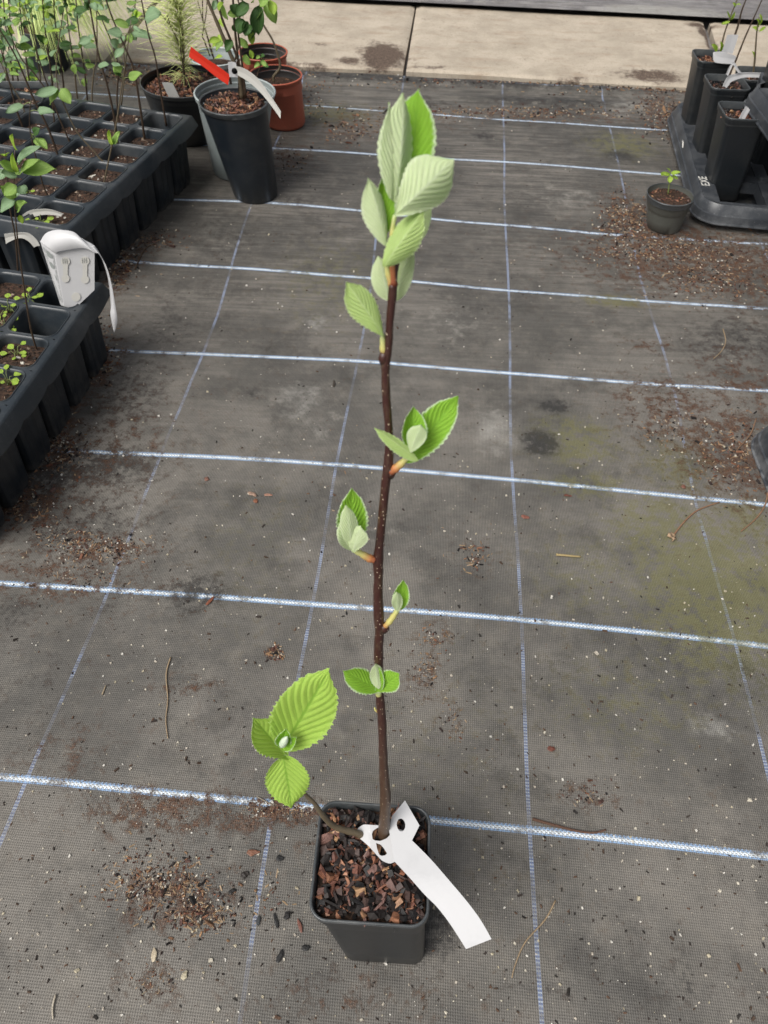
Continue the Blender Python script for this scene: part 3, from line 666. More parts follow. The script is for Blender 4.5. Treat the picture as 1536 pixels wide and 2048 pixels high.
or1, osoil, _ = round_pot('plant_pot', (oc.x, oc.y), zo, .0745, (ob.x, ob.y + .01), .001, .056, M_TERRA, 'terracotta coloured plastic pot with a dark lining, nearer one of two', soil=.035, nchip=120, inner=M_TERRAIN, step=True, cmin=.002, cmax=.005, group='terracotta coloured pots')
oc2 = (G(480,105,zo) + G(572,100,zo)) / 2; ob2 = G(528, 196)
or2, _, _ = round_pot('plant_pot', (oc2.x, oc2.y), zo, .071, (ob2.x + .01, ob2.y), .001, .055, M_TERRA, 'terracotta coloured plastic pot standing behind the other one, near the paving', soil=.045, nchip=80, inner=M_TERRAIN, step=True, cmin=.002, cmax=.005, group='terracotta coloured pots', seed=9)
# low grey pot half hidden behind the pine pot
gg = G(430, 112, .13)
round_pot('nursery_pot', (gg.x, gg.y), .13, .075, (gg.x, gg.y), .001, .06, M_GREYPOT, 'grey rimmed round pot half hidden behind the pine pot and the red label', soil=.03, nchip=60, seed=12, cmin=.002, cmax=.006)

def stem(name, parent, pts, rpx, mat=M_TWIG, y0=2.0, s=0, z0=0):
    A = [V(u, v, y0, s, z0) for u, v in pts]
    rp = rpx if isinstance(rpx, (list, tuple)) else [rpx * (1 - .5 * i / (len(A) - 1)) for i in range(len(A))]
    pp, rr2 = smooth_path(A, [px(r, a) / 2 for r, a in zip(rp, A)], 4); m_ = MB()
    m_.tube(pp, [r * (1 + .1 * math.sin(i * 2.3)) for i, r in enumerate(rr2)], 8); return m_.build(name, mat, parent)
def bleaf(parent, u0, v0, u1, v1, wpx, mat, y0, N=None, name='leaf', **k):
    B, T = V(u0, v0, y0), V(u1, v1, y0 - R.uniform(0, .02)); N = N or (R.uniform(-.4, .4), R.uniform(-.8, -.3), R.uniform(.4, .9))
    k.setdefault('fold', R.uniform(.05, .5)); k.setdefault('curl', R.choice([-.9, -.5, -.3, .4])); k.setdefault('shape', R.uniform(.36, .52)); k.setdefault('wav', .12)
    return leaf(name, parent, B, T, N, px(wpx, B), [mat, mat], False, thick=.0004, **k)

# shrub in the tall pot
sh_ = empty('shrub', tsoil, 'leafy shrub with several thin brown stems growing in the tall black pot', 'shrub')
ys = tsoil.y
stem('stem', sh_, [(484,196),(478,150),(455,95),(432,40),(415,0),(405,-30)], [9,8,8,7,6,5], M_WOOD, ys)
stem('stem', sh_, [(488,196),(482,140),(463,85),(445,40),(434,0),(425,-30)], [6,5,5,5,4,3], M_TWIG, ys)
stem('stem', sh_, [(480,198),(476,120),(470,60),(466,0),(465,-30)], [6,5,5,4,3], M_TWIG, ys + .01)
stem('stem', sh_, [(492,196),(482,110),(476,60),(480,20),(470,-20)], [5,4,4,3,3], M_TWIG, ys - .008)
stem('stem', sh_, [(462,168),(460,150),(470,120),(478,90)], [5,5,4,3], M_TWIG, ys)
for q in [((470,45),(480,62),28,L_DARK),((520,8),(518,70),32,L_DARK),((530,5),(553,48),26,L_MID),((498,8),(470,30),28,L_DARK),((482,35),(455,28),24,L_MID),((488,40),(478,68),28,L_DARK),
          ((497,45),(490,72),22,L_DARK),((478,75),(496,96),16,L_MID),((500,60),(505,90),15,L_LIME),((440,80),(418,84),14,L_LIME),((446,85),(432,102),18,L_MID),((464,80),(452,104),20,L_DARK),((488,110),(500,130),16,L_MID),
          ((455,40),(444,8),14,L_MID),((436,20),(447,4),14,L_LIME),((505,5),(520,-15),22,L_MID),((480,0),(500,-20),26,L_DARK),((445,0),(455,-20),22,L_DARK),((540,0),(548,30),20,L_LIME),((460,10),(475,28),22,L_DARK),
          ((500,78),(512,60),18,L_DARK),((500,100),(505,118),12,L_LIME),((432,0),(427,20),12,L_BLUE),((535,-10),(520,14),28,L_MID),((490,5),(486,35),22,L_MID),((478,62),(495,50),20,L_DARK),((514,40),(528,20),20,L_MID)]:
    bleaf(sh_, *q[0], *q[1], q[2], q[3], ys - R.uniform(-.02, .03), cup=.3)
tw = empty('shrub', (V(494,170,ys - .03)), 'tiny twig seedling with small leaves at the right rim of the tall black pot', 'seedling')
stem('stem', tw, [(512,158),(518,140),(522,125),(520,108)], 2.5, M_TWIG, ys - .02)
for q in [((520,126),(508,136),9,L_MID),((521,120),(533,132),10,L_MID),((522,125),(538,134),9,L_DARK),((520,112),(512,118),8,L_MID),((521,115),(530,112),9,L_DARK)]: bleaf(tw, *q[0], *q[1], q[2], q[3], ys - .02)
# labels on the shrub
def quadlabel(name, pts, y0, mat, label, cat='plant label', curve=0, bow=0, parent=None, zf=None):
    n = len(pts) // 2; Lp = pts[:n]; Rp = pts[n:][::-1]
    Lp = pxl(Lp, 4); Rp = pxl(Rp, 4)
    f_ = zf or (lambda u, v, k: V(u, v, y0 + bow * k))
    vs_ = []
    N_ = len(Lp)
    for i in range(N_):
        k = i / (N_ - 1); a = f_(*Lp[i], k); b = f_(*Rp[i], k); vs_ += [a, (a + b) / 2 + Vector((0, .001, .001)), b]
    fs = [(3 * i + j, 3 * i + j + 1, 3 * i + j + 4, 3 * i + j + 3) for i in range(N_ - 1) for j in (0, 1)]
    o = mesh(name, vs_, fs, mat, parent, False); md = o.modifiers.new('thickness', 'SOLIDIFY'); md.thickness = .0006
    return tag(o, label, cat) if label else o
quadlabel('plant_label', [(378,114),(405,132),(430,152),(456,170)] + [(460,150),(437,133),(410,115),(382,93)], ys - .025, M_RED, 'bright red label strip fastened to the shrub in the tall black pot', bow=0)
lb = empty('plant_label', V(470, 140, ys - .03), 'white translucent looped label draped over the right rim of the tall black pot', 'plant label')
quadlabel('label_strip', [(475,150),(498,164),(521,185),(543,212),(561,237)] + [(562,223),(543,194),(516,157),(489,137),(468,132)], ys - .035, M_TAG2, None, bow=-.03, parent=lb)
quadlabel('label_loop', [(456,124),(457,140),(459,154)] + [(476,155),(474,140),(472,125)], ys - .03, M_TAG, None, parent=lb)
qh = MB(); cpt = V(469, 142, ys - .036); qh.tube([cpt + Vector((0, 0, 0)), cpt + Vector((0, -.0008, 0))], .0065, 16); qh.build('slot', M_VOID, lb)

# pine seedling
pine = empty('pine_seedling', V(368, 165, bsoil.y), 'pine seedling with long pale green needles growing in the wide black pot', 'pine seedling')
stem('stem', pine, [(369,172),(367,130),(366,80),(361,40),(356,0),(353,-25)], [6,6,5,5,4,3], M_WOOD, bsoil.y)
mb = MB(); rr = random.Random(5)
for i in range(520):
    t = rr.random() ** .8; v = 160 - 185 * t; u = 368 - 15 * max(0, (v - 160) / -160) ** 1.3 * 1.0
    p = V(u, v, bsoil.y); ln = rr.uniform(.035, .075) if v > 130 else rr.uniform(.06, .115)
    a = rr.uniform(0, 6.28); up = rr.uniform(.1, .9) if v < 135 else rr.uniform(-.6, .4)
    d = Vector((math.cos(a), math.sin(a), up)).normalized(); q = p + d * ln + Vector((0, 0, -.25 * ln * rr.random())); mid = p + d * ln * .5 + Vector((0, 0, .004))
    mb.tube([p, mid, q], [.0007, .0006, .0003], 3)
mb.build('needles', M_NEEDLE, pine)['kind'] = 'stuff'
tw2 = empty('twig', V(375, 120, bsoil.y - .02), 'dead thin black twig beside the pine seedling', 'twig')
stem('stem', tw2, [(368,150),(360,95),(343,55),(333,28)], 3, M_TWIG, bsoil.y - .02); stem('side_twig', tw2, [(343,55),(326,33),(320,28)], 2, M_TWIG, bsoil.y - .02); stem('side_twig', tw2, [(337,38),(336,25)], 2, M_TWIG, bsoil.y - .02)
o = quadlabel('plant_label', [(324,165),(332,183),(340,199)] + [(361,198),(353,182),(345,166)], bsoil.y - .085, M_GREYTAG, 'small grey label stuck in the bark of the wide black pot')
# plant in the terracotta pot
op = empty('shrub', V(548, 162, osoil.y), 'single crooked brown stem growing in the nearer terracotta coloured pot', 'shrub')
stem('stem', op, [(548,163),(548,152),(560,135),(556,110),(545,80),(530,55),(522,40)], [6,6,5,4.5,4,4,3], M_WOOD, osoil.y)
# thin dark stems behind the red label
th = empty('shrub', V(425, 110, gg.y), 'bare thin stems rising behind the red label from the half hidden grey pot', 'shrub')
for q in ([(428,118),(420,90),(408,50),(400,20),(390,-20)], [(425,112),(415,75),(406,40),(405,0),(404,-20)], [(420,112),(408,80),(405,70),(412,30),(415,-10)]): stem('stem', th, q, 3.2, M_TWIG, gg.y)
for q in [((424,95),(438,84),8,L_LIME),((428,118),(445,112),9,L_LIME),((436,70),(448,84),8,L_LIME),((440,35),(447,55),12,L_LIME)]: bleaf(th, *q[0], *q[1], q[2], q[3], gg.y)

# ================================================================== cell trays on the left
def cell_tray(name, P0, ex, ey, pitchx, pitchy, nx, ny, zr, label, empties=(), seed=1, right_skirt=True):
    root = empty(name, (P0.x, P0.y, 0), label, 'seed tray', 'deep cell trays on the left')
    mb = MB(); ex = ex.normalized(); ey = ey.normalized(); soil = MB(); rr = random.Random(seed); outer = MB(); mul = MB()
    def W(a, b, z): p = P0 + ex * a + ey * b; return Vector((p.x, p.y, z))
    for i in range(nx):
        for j in range(ny):
            ca, cb = (i + .5) * pitchx, (j + .5) * pitchy
            hx, hy = pitchx / 2, pitchy / 2; n = 6
            def ring(mx, my, r, z):
                return [W(ca + q.x, cb + q.y, z) for q in rsq(0, 0, 0, mx, r, n, 0, my)]
            inner = rsq(0, 0, 0, hx - .0045, .016, n, 0, hy - .0045)
            out = []
            for q in inner:
                k = 1 / max(abs(q.x) / hx, abs(q.y) / hy); out.append(W(ca + q.x * k, cb + q.y * k, zr))
            dz = lambda s_: .94 ** 0 * s_
            rings = [out, ring(hx - .0022, hy - .0022, .019, zr - .0002), ring(hx - .0032, hy - .0032, .018, zr + .0015), ring(hx - .0044, hy - .0044, .017, zr + .0012), ring(hx - .0060, hy - .0060, .016, zr - .004), ring(hx - .0095, hy - .0095, .014, zr - .045), ring(hx - .016, hy - .016, .012, zr - .12)]
            mb.loft(rings, True, False, True)
            # ribbed outer wall
            def rib(m_, z):
                P_ = []; k = 14
                for (ax, ay, bx, by) in ((1,-1,1,1),(1,1,-1,1),(-1,1,-1,-1),(-1,-1,1,-1)):
                    for t in range(k):
                        s_ = t / k; x = ax + (bx - ax) * s_; y = ay + (by - ay) * s_; d = 1 - (.055 if t % 4 in (1, 2) else 0) - (.1 if t == 0 else 0)
                        P_.append(W(ca + x * (hx - m_) * d, cb + y * (hy - m_) * d, z))
                return P_
            outer.loft([rib(.0015, zr - .02), rib(.0035, zr * .6), rib(.0065, .015), rib(.010, .001)], True, False, True)
            if (i, j) in empties: zs = zr - .075
            else: zs = zr - rr.uniform(.012, .026)
            soil = MB(); soil.loft([ring(hx - .0072, hy - .0072, .012, zs), ring(hx * .4, hy * .4, .01, zs + .003)], True, False, True); soil.build('soil', M_SOIL, root)
            for k in range(70 if (i, j) not in empties else 10):
                a, b = rr.uniform(-hx + .015, hx - .015), rr.uniform(-hy + .015, hy - .015); s_ = rr.uniform(.0012, .0045)
                c = rr.choice([(.03, .02, .015), (.06, .035, .025), (.10, .05, .035), (.15, .08, .05), (.02, .015, .012), (.35, .27, .2)] if rr.random() < .95 else [(.7, .68, .6)])
                if rr.random() < .4: chip(mul, W(ca + a, cb + b, zs + .002), s_ * 2.6, s_ * .4, s_ * .3, c, rr, .3)
                else: chip(mul, W(ca + a, cb + b, zs + .002), s_, s_ * .8, s_ * .6, c, rr, .5)
    # outer skirt, scalloped at each cell
    A, Bb = nx * pitchx, ny * pitchy; per = []
    steps = 8
    for i in range(nx * steps): per.append((i / steps * pitchx, 0, 0, -1, i / steps))
    for j in range(ny * steps): per.append((A, j / steps * pitchy, 1, 0, j / steps))
    for i in range(nx * steps): per.append((A - i / steps * pitchx, Bb, 0, 1, i / steps))
    for j in range(ny * steps): per.append((0, Bb - j / steps * pitchy, -1, 0, j / steps))
    def sk(o_, dz, sc_=0):
        out = []
        for idx, (a, b, nx_, ny_, t) in enumerate(per):
            corner = [1 if (a < 1e-6) else 0, 1 if a > A - 1e-6 else 0]; na = -1 if a < 1e-6 else (1 if a > A - 1e-6 else 0); nb = -1 if b < 1e-6 else (1 if b > Bb - 1e-6 else 0)
            out.append(W(a + na * o_, b + nb * o_, zr - dz - sc_ * abs(math.sin(math.pi * t)) ** .6))
        return out
    sk_ = MB(); sk_.loft([sk(0, 0), sk(.006, 0), sk(.0085, .001), sk(.0105, .004), sk(.018, .026, .007), sk(.0185, .028, .007), sk(.0165, .028, .007), sk(.008, .008), sk(.0, .006)], True)
    sharp(mb.build('cell_grid', M_GRID_HILITE, root), 60); sharp(sk_.build('rim', M_GRID_HILITE, root), 40); sharp(outer.build('cell_walls', M_TRAY, root), 30)
    o = mul.build('loose_mulch', M_DRY, root, False, True); tag(o, kind='stuff')
    return root
ZT = .165
t0 = G(373, 232, ZT); te = G(131, 455, ZT); tl_ = G(163, 204, ZT)
ey = (te - t0); ex = (tl_ - t0); ex = Vector((ey.y, -ey.x, 0)).normalized() * -1 if Vector((ey.y, -ey.x, 0)).dot(ex) < 0 else Vector((ey.y, -ey.x, 0)).normalized()
ax = (tl_ - t0).normalized(); ex = (ex + ax).normalized()
p1_ = ey.length / 6
tray1 = cell_tray('cell_tray', t0, ex, ey, (tl_ - t0).length / 3, p1_, 7, 6, ZT, 'deep black cell tray full of saplings, farther of the two on the left', {(0, 0), (1, 5), (3, 0)}, 1)
u0 = G(190, 568, ZT); ue = G(64, 742, ZT); ul = G(88, 551, ZT)
ey2 = ue - u0; p2 = ey2.length / 3; ex2 = Vector((-ey2.y, ey2.x, 0)).normalized(); ex2 = ex2 if ex2.x < 0 else -ex2
ax = (ul - u0).normalized(); ex2 = (ex2 + ax).normalized()
tray2 = cell_tray('cell_tray', u0, ex2, ey2, .098, p2, 6, 6, ZT, 'deep black cell tray with weedy cells, nearer the camera at the left edge', {(0, 0), (0, 1)}, 2)

# saplings standing in the cells
SAPS = [([(290,283),(280,212),(268,141),(250,95),(228,44),(212,0),(205,-25)], 7, 2.10, 'second sapling from the right in the farther cell tray, curving dark stem'),
 ([(238,309),(228,232),(212,161),(198,113),(182,26),(178,0),(174,-25)], 7, 2.02, 'dark slender sapling with round low leaf, third row of the farther cell tray'),
 ([(194,218),(184,198),(188,141),(194,113),(193,0),(193,-25)], 5, 2.24, 'thin upright sapling with reddish foot in the farthest row of cells'),
 ([(240,258),(234,202),(236,141),(228,97),(202,36),(182,0),(175,-20)], 5, 2.13, 'sapling leaning left from the second row of the farther cell tray'),
 ([(242,214),(250,141),(248,97),(264,40),(272,0)], 4, 2.22, 'thin greenish sapling with lime tip in the farthest row of cells'),
 ([(238,345),(205,322),(190,305),(153,262),(125,202),(115,171),(113,121),(127,20)], 5.5, 1.92, 'bare green brown stem bending strongly left across the farther cell tray'),
 ([(122,330),(97,258),(69,202),(52,161),(30,110),(0,60),(-20,30)], 7, 1.98, 'thick brown stem leaning left out of the farther cell tray'),
 ([(145,297),(121,242),(101,194),(67,145),(40,113),(10,40),(0,10)], 5, 2.05, 'slender stem leaning far left from the middle of the farther cell tray'),
 ([(110,265),(104,200),(88,150),(70,90),(55,30),(45,-20)], 5, 2.10, 'brown stem with leafy top left of the middle of the farther cell tray'),
 ([(333,252),(323,194),(311,117),(297,69),(283,0),(278,-25)], 6, 2.17, 'rightmost sapling of the farther cell tray, in the corner cell'),
 ([(205,383),(215,332),(232,250),(244,170),(252,120),(262,40)], 5, 1.80, 'green stemmed sapling with orange foot near the tray edge'),
 ([(105,412),(88,375),(80,346),(60,260),(62,200)], 5.5, 1.76, 'short brown stem in the near rows of the farther cell tray'),
 ([(50,265),(35,225),(20,170),(5,110),(-10,60)], 6, 2.05, 'brown stem leaning off the left edge of the photo in the farther cell tray'),
 ([(76,709),(61,654),(48,573),(35,477),(28,380),(30,300)], 6, 1.26, 'tall leafy sapling in the nearer cell tray, rooted beside an empty cell'),
 ([(37,560),(31,477),(19,412),(15,350),(10,300)], 5.5, 1.40, 'leafy sapling in the farthest row of the nearer cell tray'),
 ([(57,245),(40,200),(16,158),(0,120)], 4.5, 2.12, 'thin green stem at the far left of the farther cell tray')]
def ipos(pts, t):
    n = len(pts) - 1; k = min(int(t * n), n - 1); f_ = t * n - k; return (pts[k][0] * (1 - f_) + pts[k + 1][0] * f_, pts[k][1] * (1 - f_) + pts[k + 1][1] * f_)
rr = random.Random(21)
for n_, (pts, r_, y0, lab) in enumerate(SAPS):
    root = empty('sapling', V(*pts[0], y0), lab, 'sapling', 'saplings in the cell trays')
    y0 = G(pts[0][0], pts[0][1], ZT - .025).y; root.location = V(*pts[0], y0)
    stem('stem', root, pts, r_ * .72, M_WOOD if n_ in (5, 10, 4, 15, 2) else M_TWIG, y0)
    cnt = {5: 3, 9: 4, 11: 5, 13: 0, 14: 0}.get(n_, 7); t_lo = .62 if n_ not in (11,) else .7
    for i in range(cnt):
        t = rr.uniform(t_lo, 1.) if i else .98; u, v = ipos(pts, t)
        sz = rr.uniform(14, 34) * 2.0 / y0; a = rr.uniform(-math.pi, math.pi); du, dv = math.cos(a), -math.sin(a) * .6 + .1
        mat = rr.choice([L_BLUE, L_BLUE, L_MID, L_BLUE, L_MID, L_DARK])
        stem('leaf_stalk', root, [(u, v), (u + du * sz * .2, v + dv * sz * .2 - 2), (u + du * sz * .42, v + dv * sz * .42)], 2, M_GREENSTEM, y0)
        bleaf(root, u + du * sz * .4, v + dv * sz * .4, u + du * sz * 1.35, v + dv * sz * 1.35 + 2, sz * rr.uniform(.42, .65), mat, y0)
    X = {0: [((258,55),(228,42),18,L_MID)], 9: [((290,40),(322,26),34,L_BLUE)], 1: [((196,132),(218,128),15,L_BLUE)], 3: [((235,95),(220,80),20,L_BLUE)], 4: [((265,65),(304,76),22,L_BLUE),((268,40),(275,20),16,L_LIME),((264,40),(284,26),15,L_LIME)],
         2: [((183,78),(158,88),18,L_BLUE)], 10: [((222,290),(218,260),14,L_LIME),((224,288),(240,262),16,L_MID)],
         5: [((121,178),(142,208),26,L_MID),((117,178),(70,190),22,L_BLUE),((118,180),(100,210),18,L_MID)],
         13: [((32,300),(24,268),18,L_LIME),((33,345),(25,305),15,L_LIME),((35,325),(62,300),24,L_BLUE),((42,338),(112,338),34,L_MID),((36,330),(82,292),18,L_BLUE),((30,340),(0,322),24,L_MID),((33,350),(2,345),26,L_BLUE),((32,370),(8,392),28,L_MID),((40,372),(52,388),24,L_BLUE),((35,420),(54,405),24,L_MID),((30,400),(0,425),26,L_BLUE),((33,395),(0,372),24,L_MID),((38,350),(78,318),18,L_MID),((38,430),(46,448),12,L_LIME)],
         14: [((15,330),(40,350),22,L_MID),((14,345),(-10,360),22,L_BLUE),((18,400),(42,385),22,L_BLUE),((14,310),(0,290),18,L_LIME)]}.get(n_, [])
    for q in X: bleaf(root, *q[0], *q[1], q[2], q[3], y0 - .01, (rr.uniform(-.2, .3), -.55, .75), shape=.4)
# dense leafy saplings further back on the left
yb = 2.35
for k in range(9):
    u = [8, 30, 52, 75, 98, 120, 145, 165, 20][k]; y0 = 2.3 + .05 * (k % 4)
    root = empty('sapling', V(u, 235, y0), ['leafy sapling at the left edge behind the farther tray, mostly cut off by the frame', 'bluish leaved sapling second from the left edge', 'leafy sapling with arching top above the dark square pot', 'pale leaved sapling just right of the dark square pot', 'sapling in front of the ornamental grass, yellowish leaves', 'sapling leaning in front of the grass tuft', 'thin sapling at the right side of the grass tuft', 'sapling nearest the bare fabric beside the grass', 'low leafy sapling at the left edge in front of the square pot'][k], 'sapling', 'saplings behind the cell trays')
    pts = [(u + 12, 225), (u + 6, 160), (u - 2, 100), (u - 10, 40), (u - 14, -20)]
    stem('stem', root, pts, 4, M_TWIG if k % 3 else M_WOOD, y0)
    for i in range(16):
        t = rr.uniform(.25, 1.); a_, b_ = ipos(pts, t); sz = rr.uniform(10, 28); a = rr.uniform(-3.14, 3.14); du, dv = math.cos(a), -math.sin(a) * .6
        bleaf(root, a_ + du * 3, b_ + dv * 3, a_ + du * sz * 1.3, b_ + dv * sz * 1.3, sz * .55, rr.choice([L_BLUE, L_BLUE, L_MID, L_DARK, L_LIME]), y0 + rr.uniform(-.06, .06))
# grass tuft in its black pot, dark square pot
gp = G(100, 142); round_pot('plant_pot', (gp.x, gp.y + .02), .12, .07, (gp.x, gp.y + .02), .001, .055, M_POT, 'black pot overflowing with arching ornamental grass beside the paving', soil=.01, seed=15)
gr = empty('ornamental_grass', (gp.x, gp.y + .02, .11), 'clump of fine arching green grass spilling towards the paving', 'ornamental grass'); mb = MB()
for i in range(1100):
    a = rr.gauss(-.35, .9); ln = rr.uniform(.24, .50); r0 = rr.uniform(0, .04); b = gr.location + Vector((math.cos(a) * r0, math.sin(a) * r0, 0)); sp_ = rr.uniform(.15, .75)
    d = Vector((math.cos(a) * sp_, math.sin(a) * sp_, 0)); pts = [b + d * ln * t + Vector((0, 0, ln * (1.75 * t - 1.55 * t * t * (.6 + sp_ * .75)))) for t in (0, .25, .5, .75, 1)]
    w_ = .0020; sd_ = Vector((-d.y, d.x, 0)).normalized() * w_; v_ = []
    for i_, p in enumerate(pts): k = 1 - .85 * i_ / 4; v_ += [p - sd_ * k, p + sd_ * k + Vector((0, 0, .0006))]
    mb.add(v_, [(2 * j, 2 * j + 1, 2 * j + 3, 2 * j + 2) for j in range(4)])
mb.build('blades', M_GRASS, gr)['kind'] = 'stuff'
o = quadlabel('plant_label', [(128,55),(142,46),(152,38)] + [(158,42),(148,50),(133,60)], gp.y - .05, M_TAG, 'small white label sticking out of the grass clump')
sq = G(32, 185, .17)
square_pot('plant_pot', (sq.x, sq.y), .17, .075, (sq.x + .006, sq.y), .001, .062, .1, M_POT, 'square black pot behind the saplings at the left edge', soil=.02, nchip=60, seed=17)

# weeds in the near tray cells
def weed(u, v, n, spread, lab, z=.15):
    c = G(u, v, z); root = empty('weed', c, lab, 'weed', 'small round leaved weeds in the cell trays')
    for i in range(n):
        a = i * 2.4; r_ = spread * math.sqrt((i + .6) / n); p = c + Vector((math.cos(a) * r_, math.sin(a) * r_, rr.uniform(.006, .02)))
        m_ = MB(); m_.tube([c + Vector((0, 0, -.004)), (c + p) / 2 + Vector((0, 0, .008)), p], .0006, 5); m_.build('leaf_stalk', M_GREENSTEM, root)
        d = Vector((math.cos(a), math.sin(a), .1)) * rr.uniform(.006, .011); leaf('leaf', root, p, p + d * 1.5, (rr.uniform(-.2, .2), rr.uniform(-.4, 0), 1), d.length * 1.25, [L_LIME, L_MID], shape=.55)
weed(20, 625, 9, .022, 'weed with round lime leaves in the second row of the nearer tray'); weed(62, 608, 7, .018, 'small weed beside the empty cell of the nearer tray', .155)
weed(35, 712, 6, .016, 'round leaved weed at the foot of the tall leafy sapling'); weed(18, 770, 7, .018, 'lowest weed in the nearer tray, near the left edge'); weed(84, 452, 7, .02, 'tiny weed above the folded white label block'); weed(60, 395, 3, .01, 'tiny weed in the near rows of the farther tray')
weed(12, 660, 7, .02, 'weed at the left edge in the second row of the nearer tray')

# folded block of white labels resting on the tray edge
YB = G(140, 600, ZT).y - .012
blk = empty('label_block', V(150, 612, YB), 'folded block of white tree labels with keyhole slots resting on the nearer tray corner', 'plant label')
def VB(u, v, o_=0): return V(u, v, YB + o_)
fr = [VB(110,506), VB(189,492), VB(189,580), VB(150,617), VB(129,613)]; bk = [VB(80,482,.012), VB(150,468,.05), VB(187,560,.03), VB(152,612,.02), VB(121,610,.008)]
mesh('label_stack', fr + bk, [(0, 4, 3, 2, 1), (5, 9, 4, 0), (6, 5, 0, 1), (1, 2, 7, 6), (5, 6, 7, 8, 9), (9, 8, 3, 4), (2, 3, 8, 7)], M_TAG, blk, False)
top_ = []
arc = [(80,484,110,507),(90,468,118,503),(105,461,140,499),(125,460,165,496),(148,464,180,500),(165,478,192,506),(190,492,198,508),(205,520,212,530),(217,560,223,566),(222,610,230,606),(221,628,235,640),(228,664,229,665)]
A1 = pxl([(a, b) for a, b, _, _ in arc], 4); A2 = pxl([(c, d) for _, _, c, d in arc], 4); nA = len(A1); vs_ = []
for i in range(nA):
    k = i / (nA - 1); lift = .010 if k < .6 else .01; vs_ += [VB(*A1[i], .018 * (1 - k) - .004), VB(*A2[i], -.006)]
o = mesh('curled_strip', vs_, [(2 * i, 2 * i + 1, 2 * i + 3, 2 * i + 2) for i in range(nA - 1)], M_TAG, blk); md = o.modifiers.new('thickness', 'SOLIDIFY'); md.thickness = .0006
def mark(loop, off, name='keyhole_slot', mat=M_TAG2): 
    o = flat(name, [loop], lambda u, v: VB(u, v, off), mat, blk, thick=.0003); return o
def keyhole(x0, y0, x1, y1, r0=9, w_=4):
    a = math.atan2(y1 - y0, x1 - x0); L = []
    for k in range(13): t = a + math.pi - math.pi * .82 + k / 12 * math.pi * 1.64; L.append((x0 + r0 * math.cos(t), y0 + r0 * math.sin(t)))
    for k in range(13): t = a - math.pi * .82 + k / 12 * math.pi * 1.64; L.append((x1 + r0 * .9 * math.cos(t), y1 + r0 * .9 * math.sin(t)))
    return L
mark(keyhole(131, 523, 131, 557), -.0012); mark(keyhole(170, 522, 170, 559), -.0012); mark(ell(152, 594, 9, 9), -.0012)
for (x, y) in ((129, 522), (168, 521)):
    for k in range(3): mark([(x - 4 + 4 * k, y - 5), (x - 3.2 + 4 * k, y - 5), (x - 2.8 + 4 * k, y + 5), (x - 3.6 + 4 * k, y + 5)], -.0020, 'printed_line', M_INK)
# print on the side face: rows of faint lines and round marks
def side_pt(s, t):
    a = bk[0].lerp(fr[0], s); b = bk[4].lerp(fr[4], s); p = a.lerp(b, t); nrm = (fr[0] - bk[0]).cross(bk[4] - bk[0]).normalized()
    if nrm.x > 0: nrm = -nrm
    return p + nrm * .0007
mb = MB()
for r_ in range(8):
    s = .1 + r_ * .105; t = .06
    while t < .9:
        ln = rr.uniform(.05, .16)
        if not (3 <= r_ <= 5 and any(abs(t + ln / 2 - q) < .11 for q in (.12, .3, .5))):
            mb.add([side_pt(s, t), side_pt(s + .035, t), side_pt(s + .035, min(t + ln, .93)), side_pt(s, min(t + ln, .93))], [(0, 1, 2, 3)])
        t += ln + .02
for q in (.12, .3, .5):
    ring = [side_pt(.5 + .22 * math.cos(a), q + .055 * math.sin(a)) for a in [i * .524 for i in range(12)]]; mb.add(ring, [tuple(range(12))])
mb.build('printed_text', M_INK, blk, False)
o = quadlabel('plant_label', [(45,430),(60,421),(85,418),(105,420),(127,428)] + [(122,433),(105,430),(85,430),(65,435),(48,445)], G(85, 430, ZT).y, M_TAG2, 'grey weathered looped label lying across the farther cell tray')
o = quadlabel('plant_label', [(8,468),(30,466),(55,466),(72,478),(80,492)] + [(68,495),(56,482),(40,476),(22,482),(12,488)][0:5], G(40, 480, ZT).y - .01, M_TAG2, 'worn white looped label round the stems at the near edge of the farther tray')

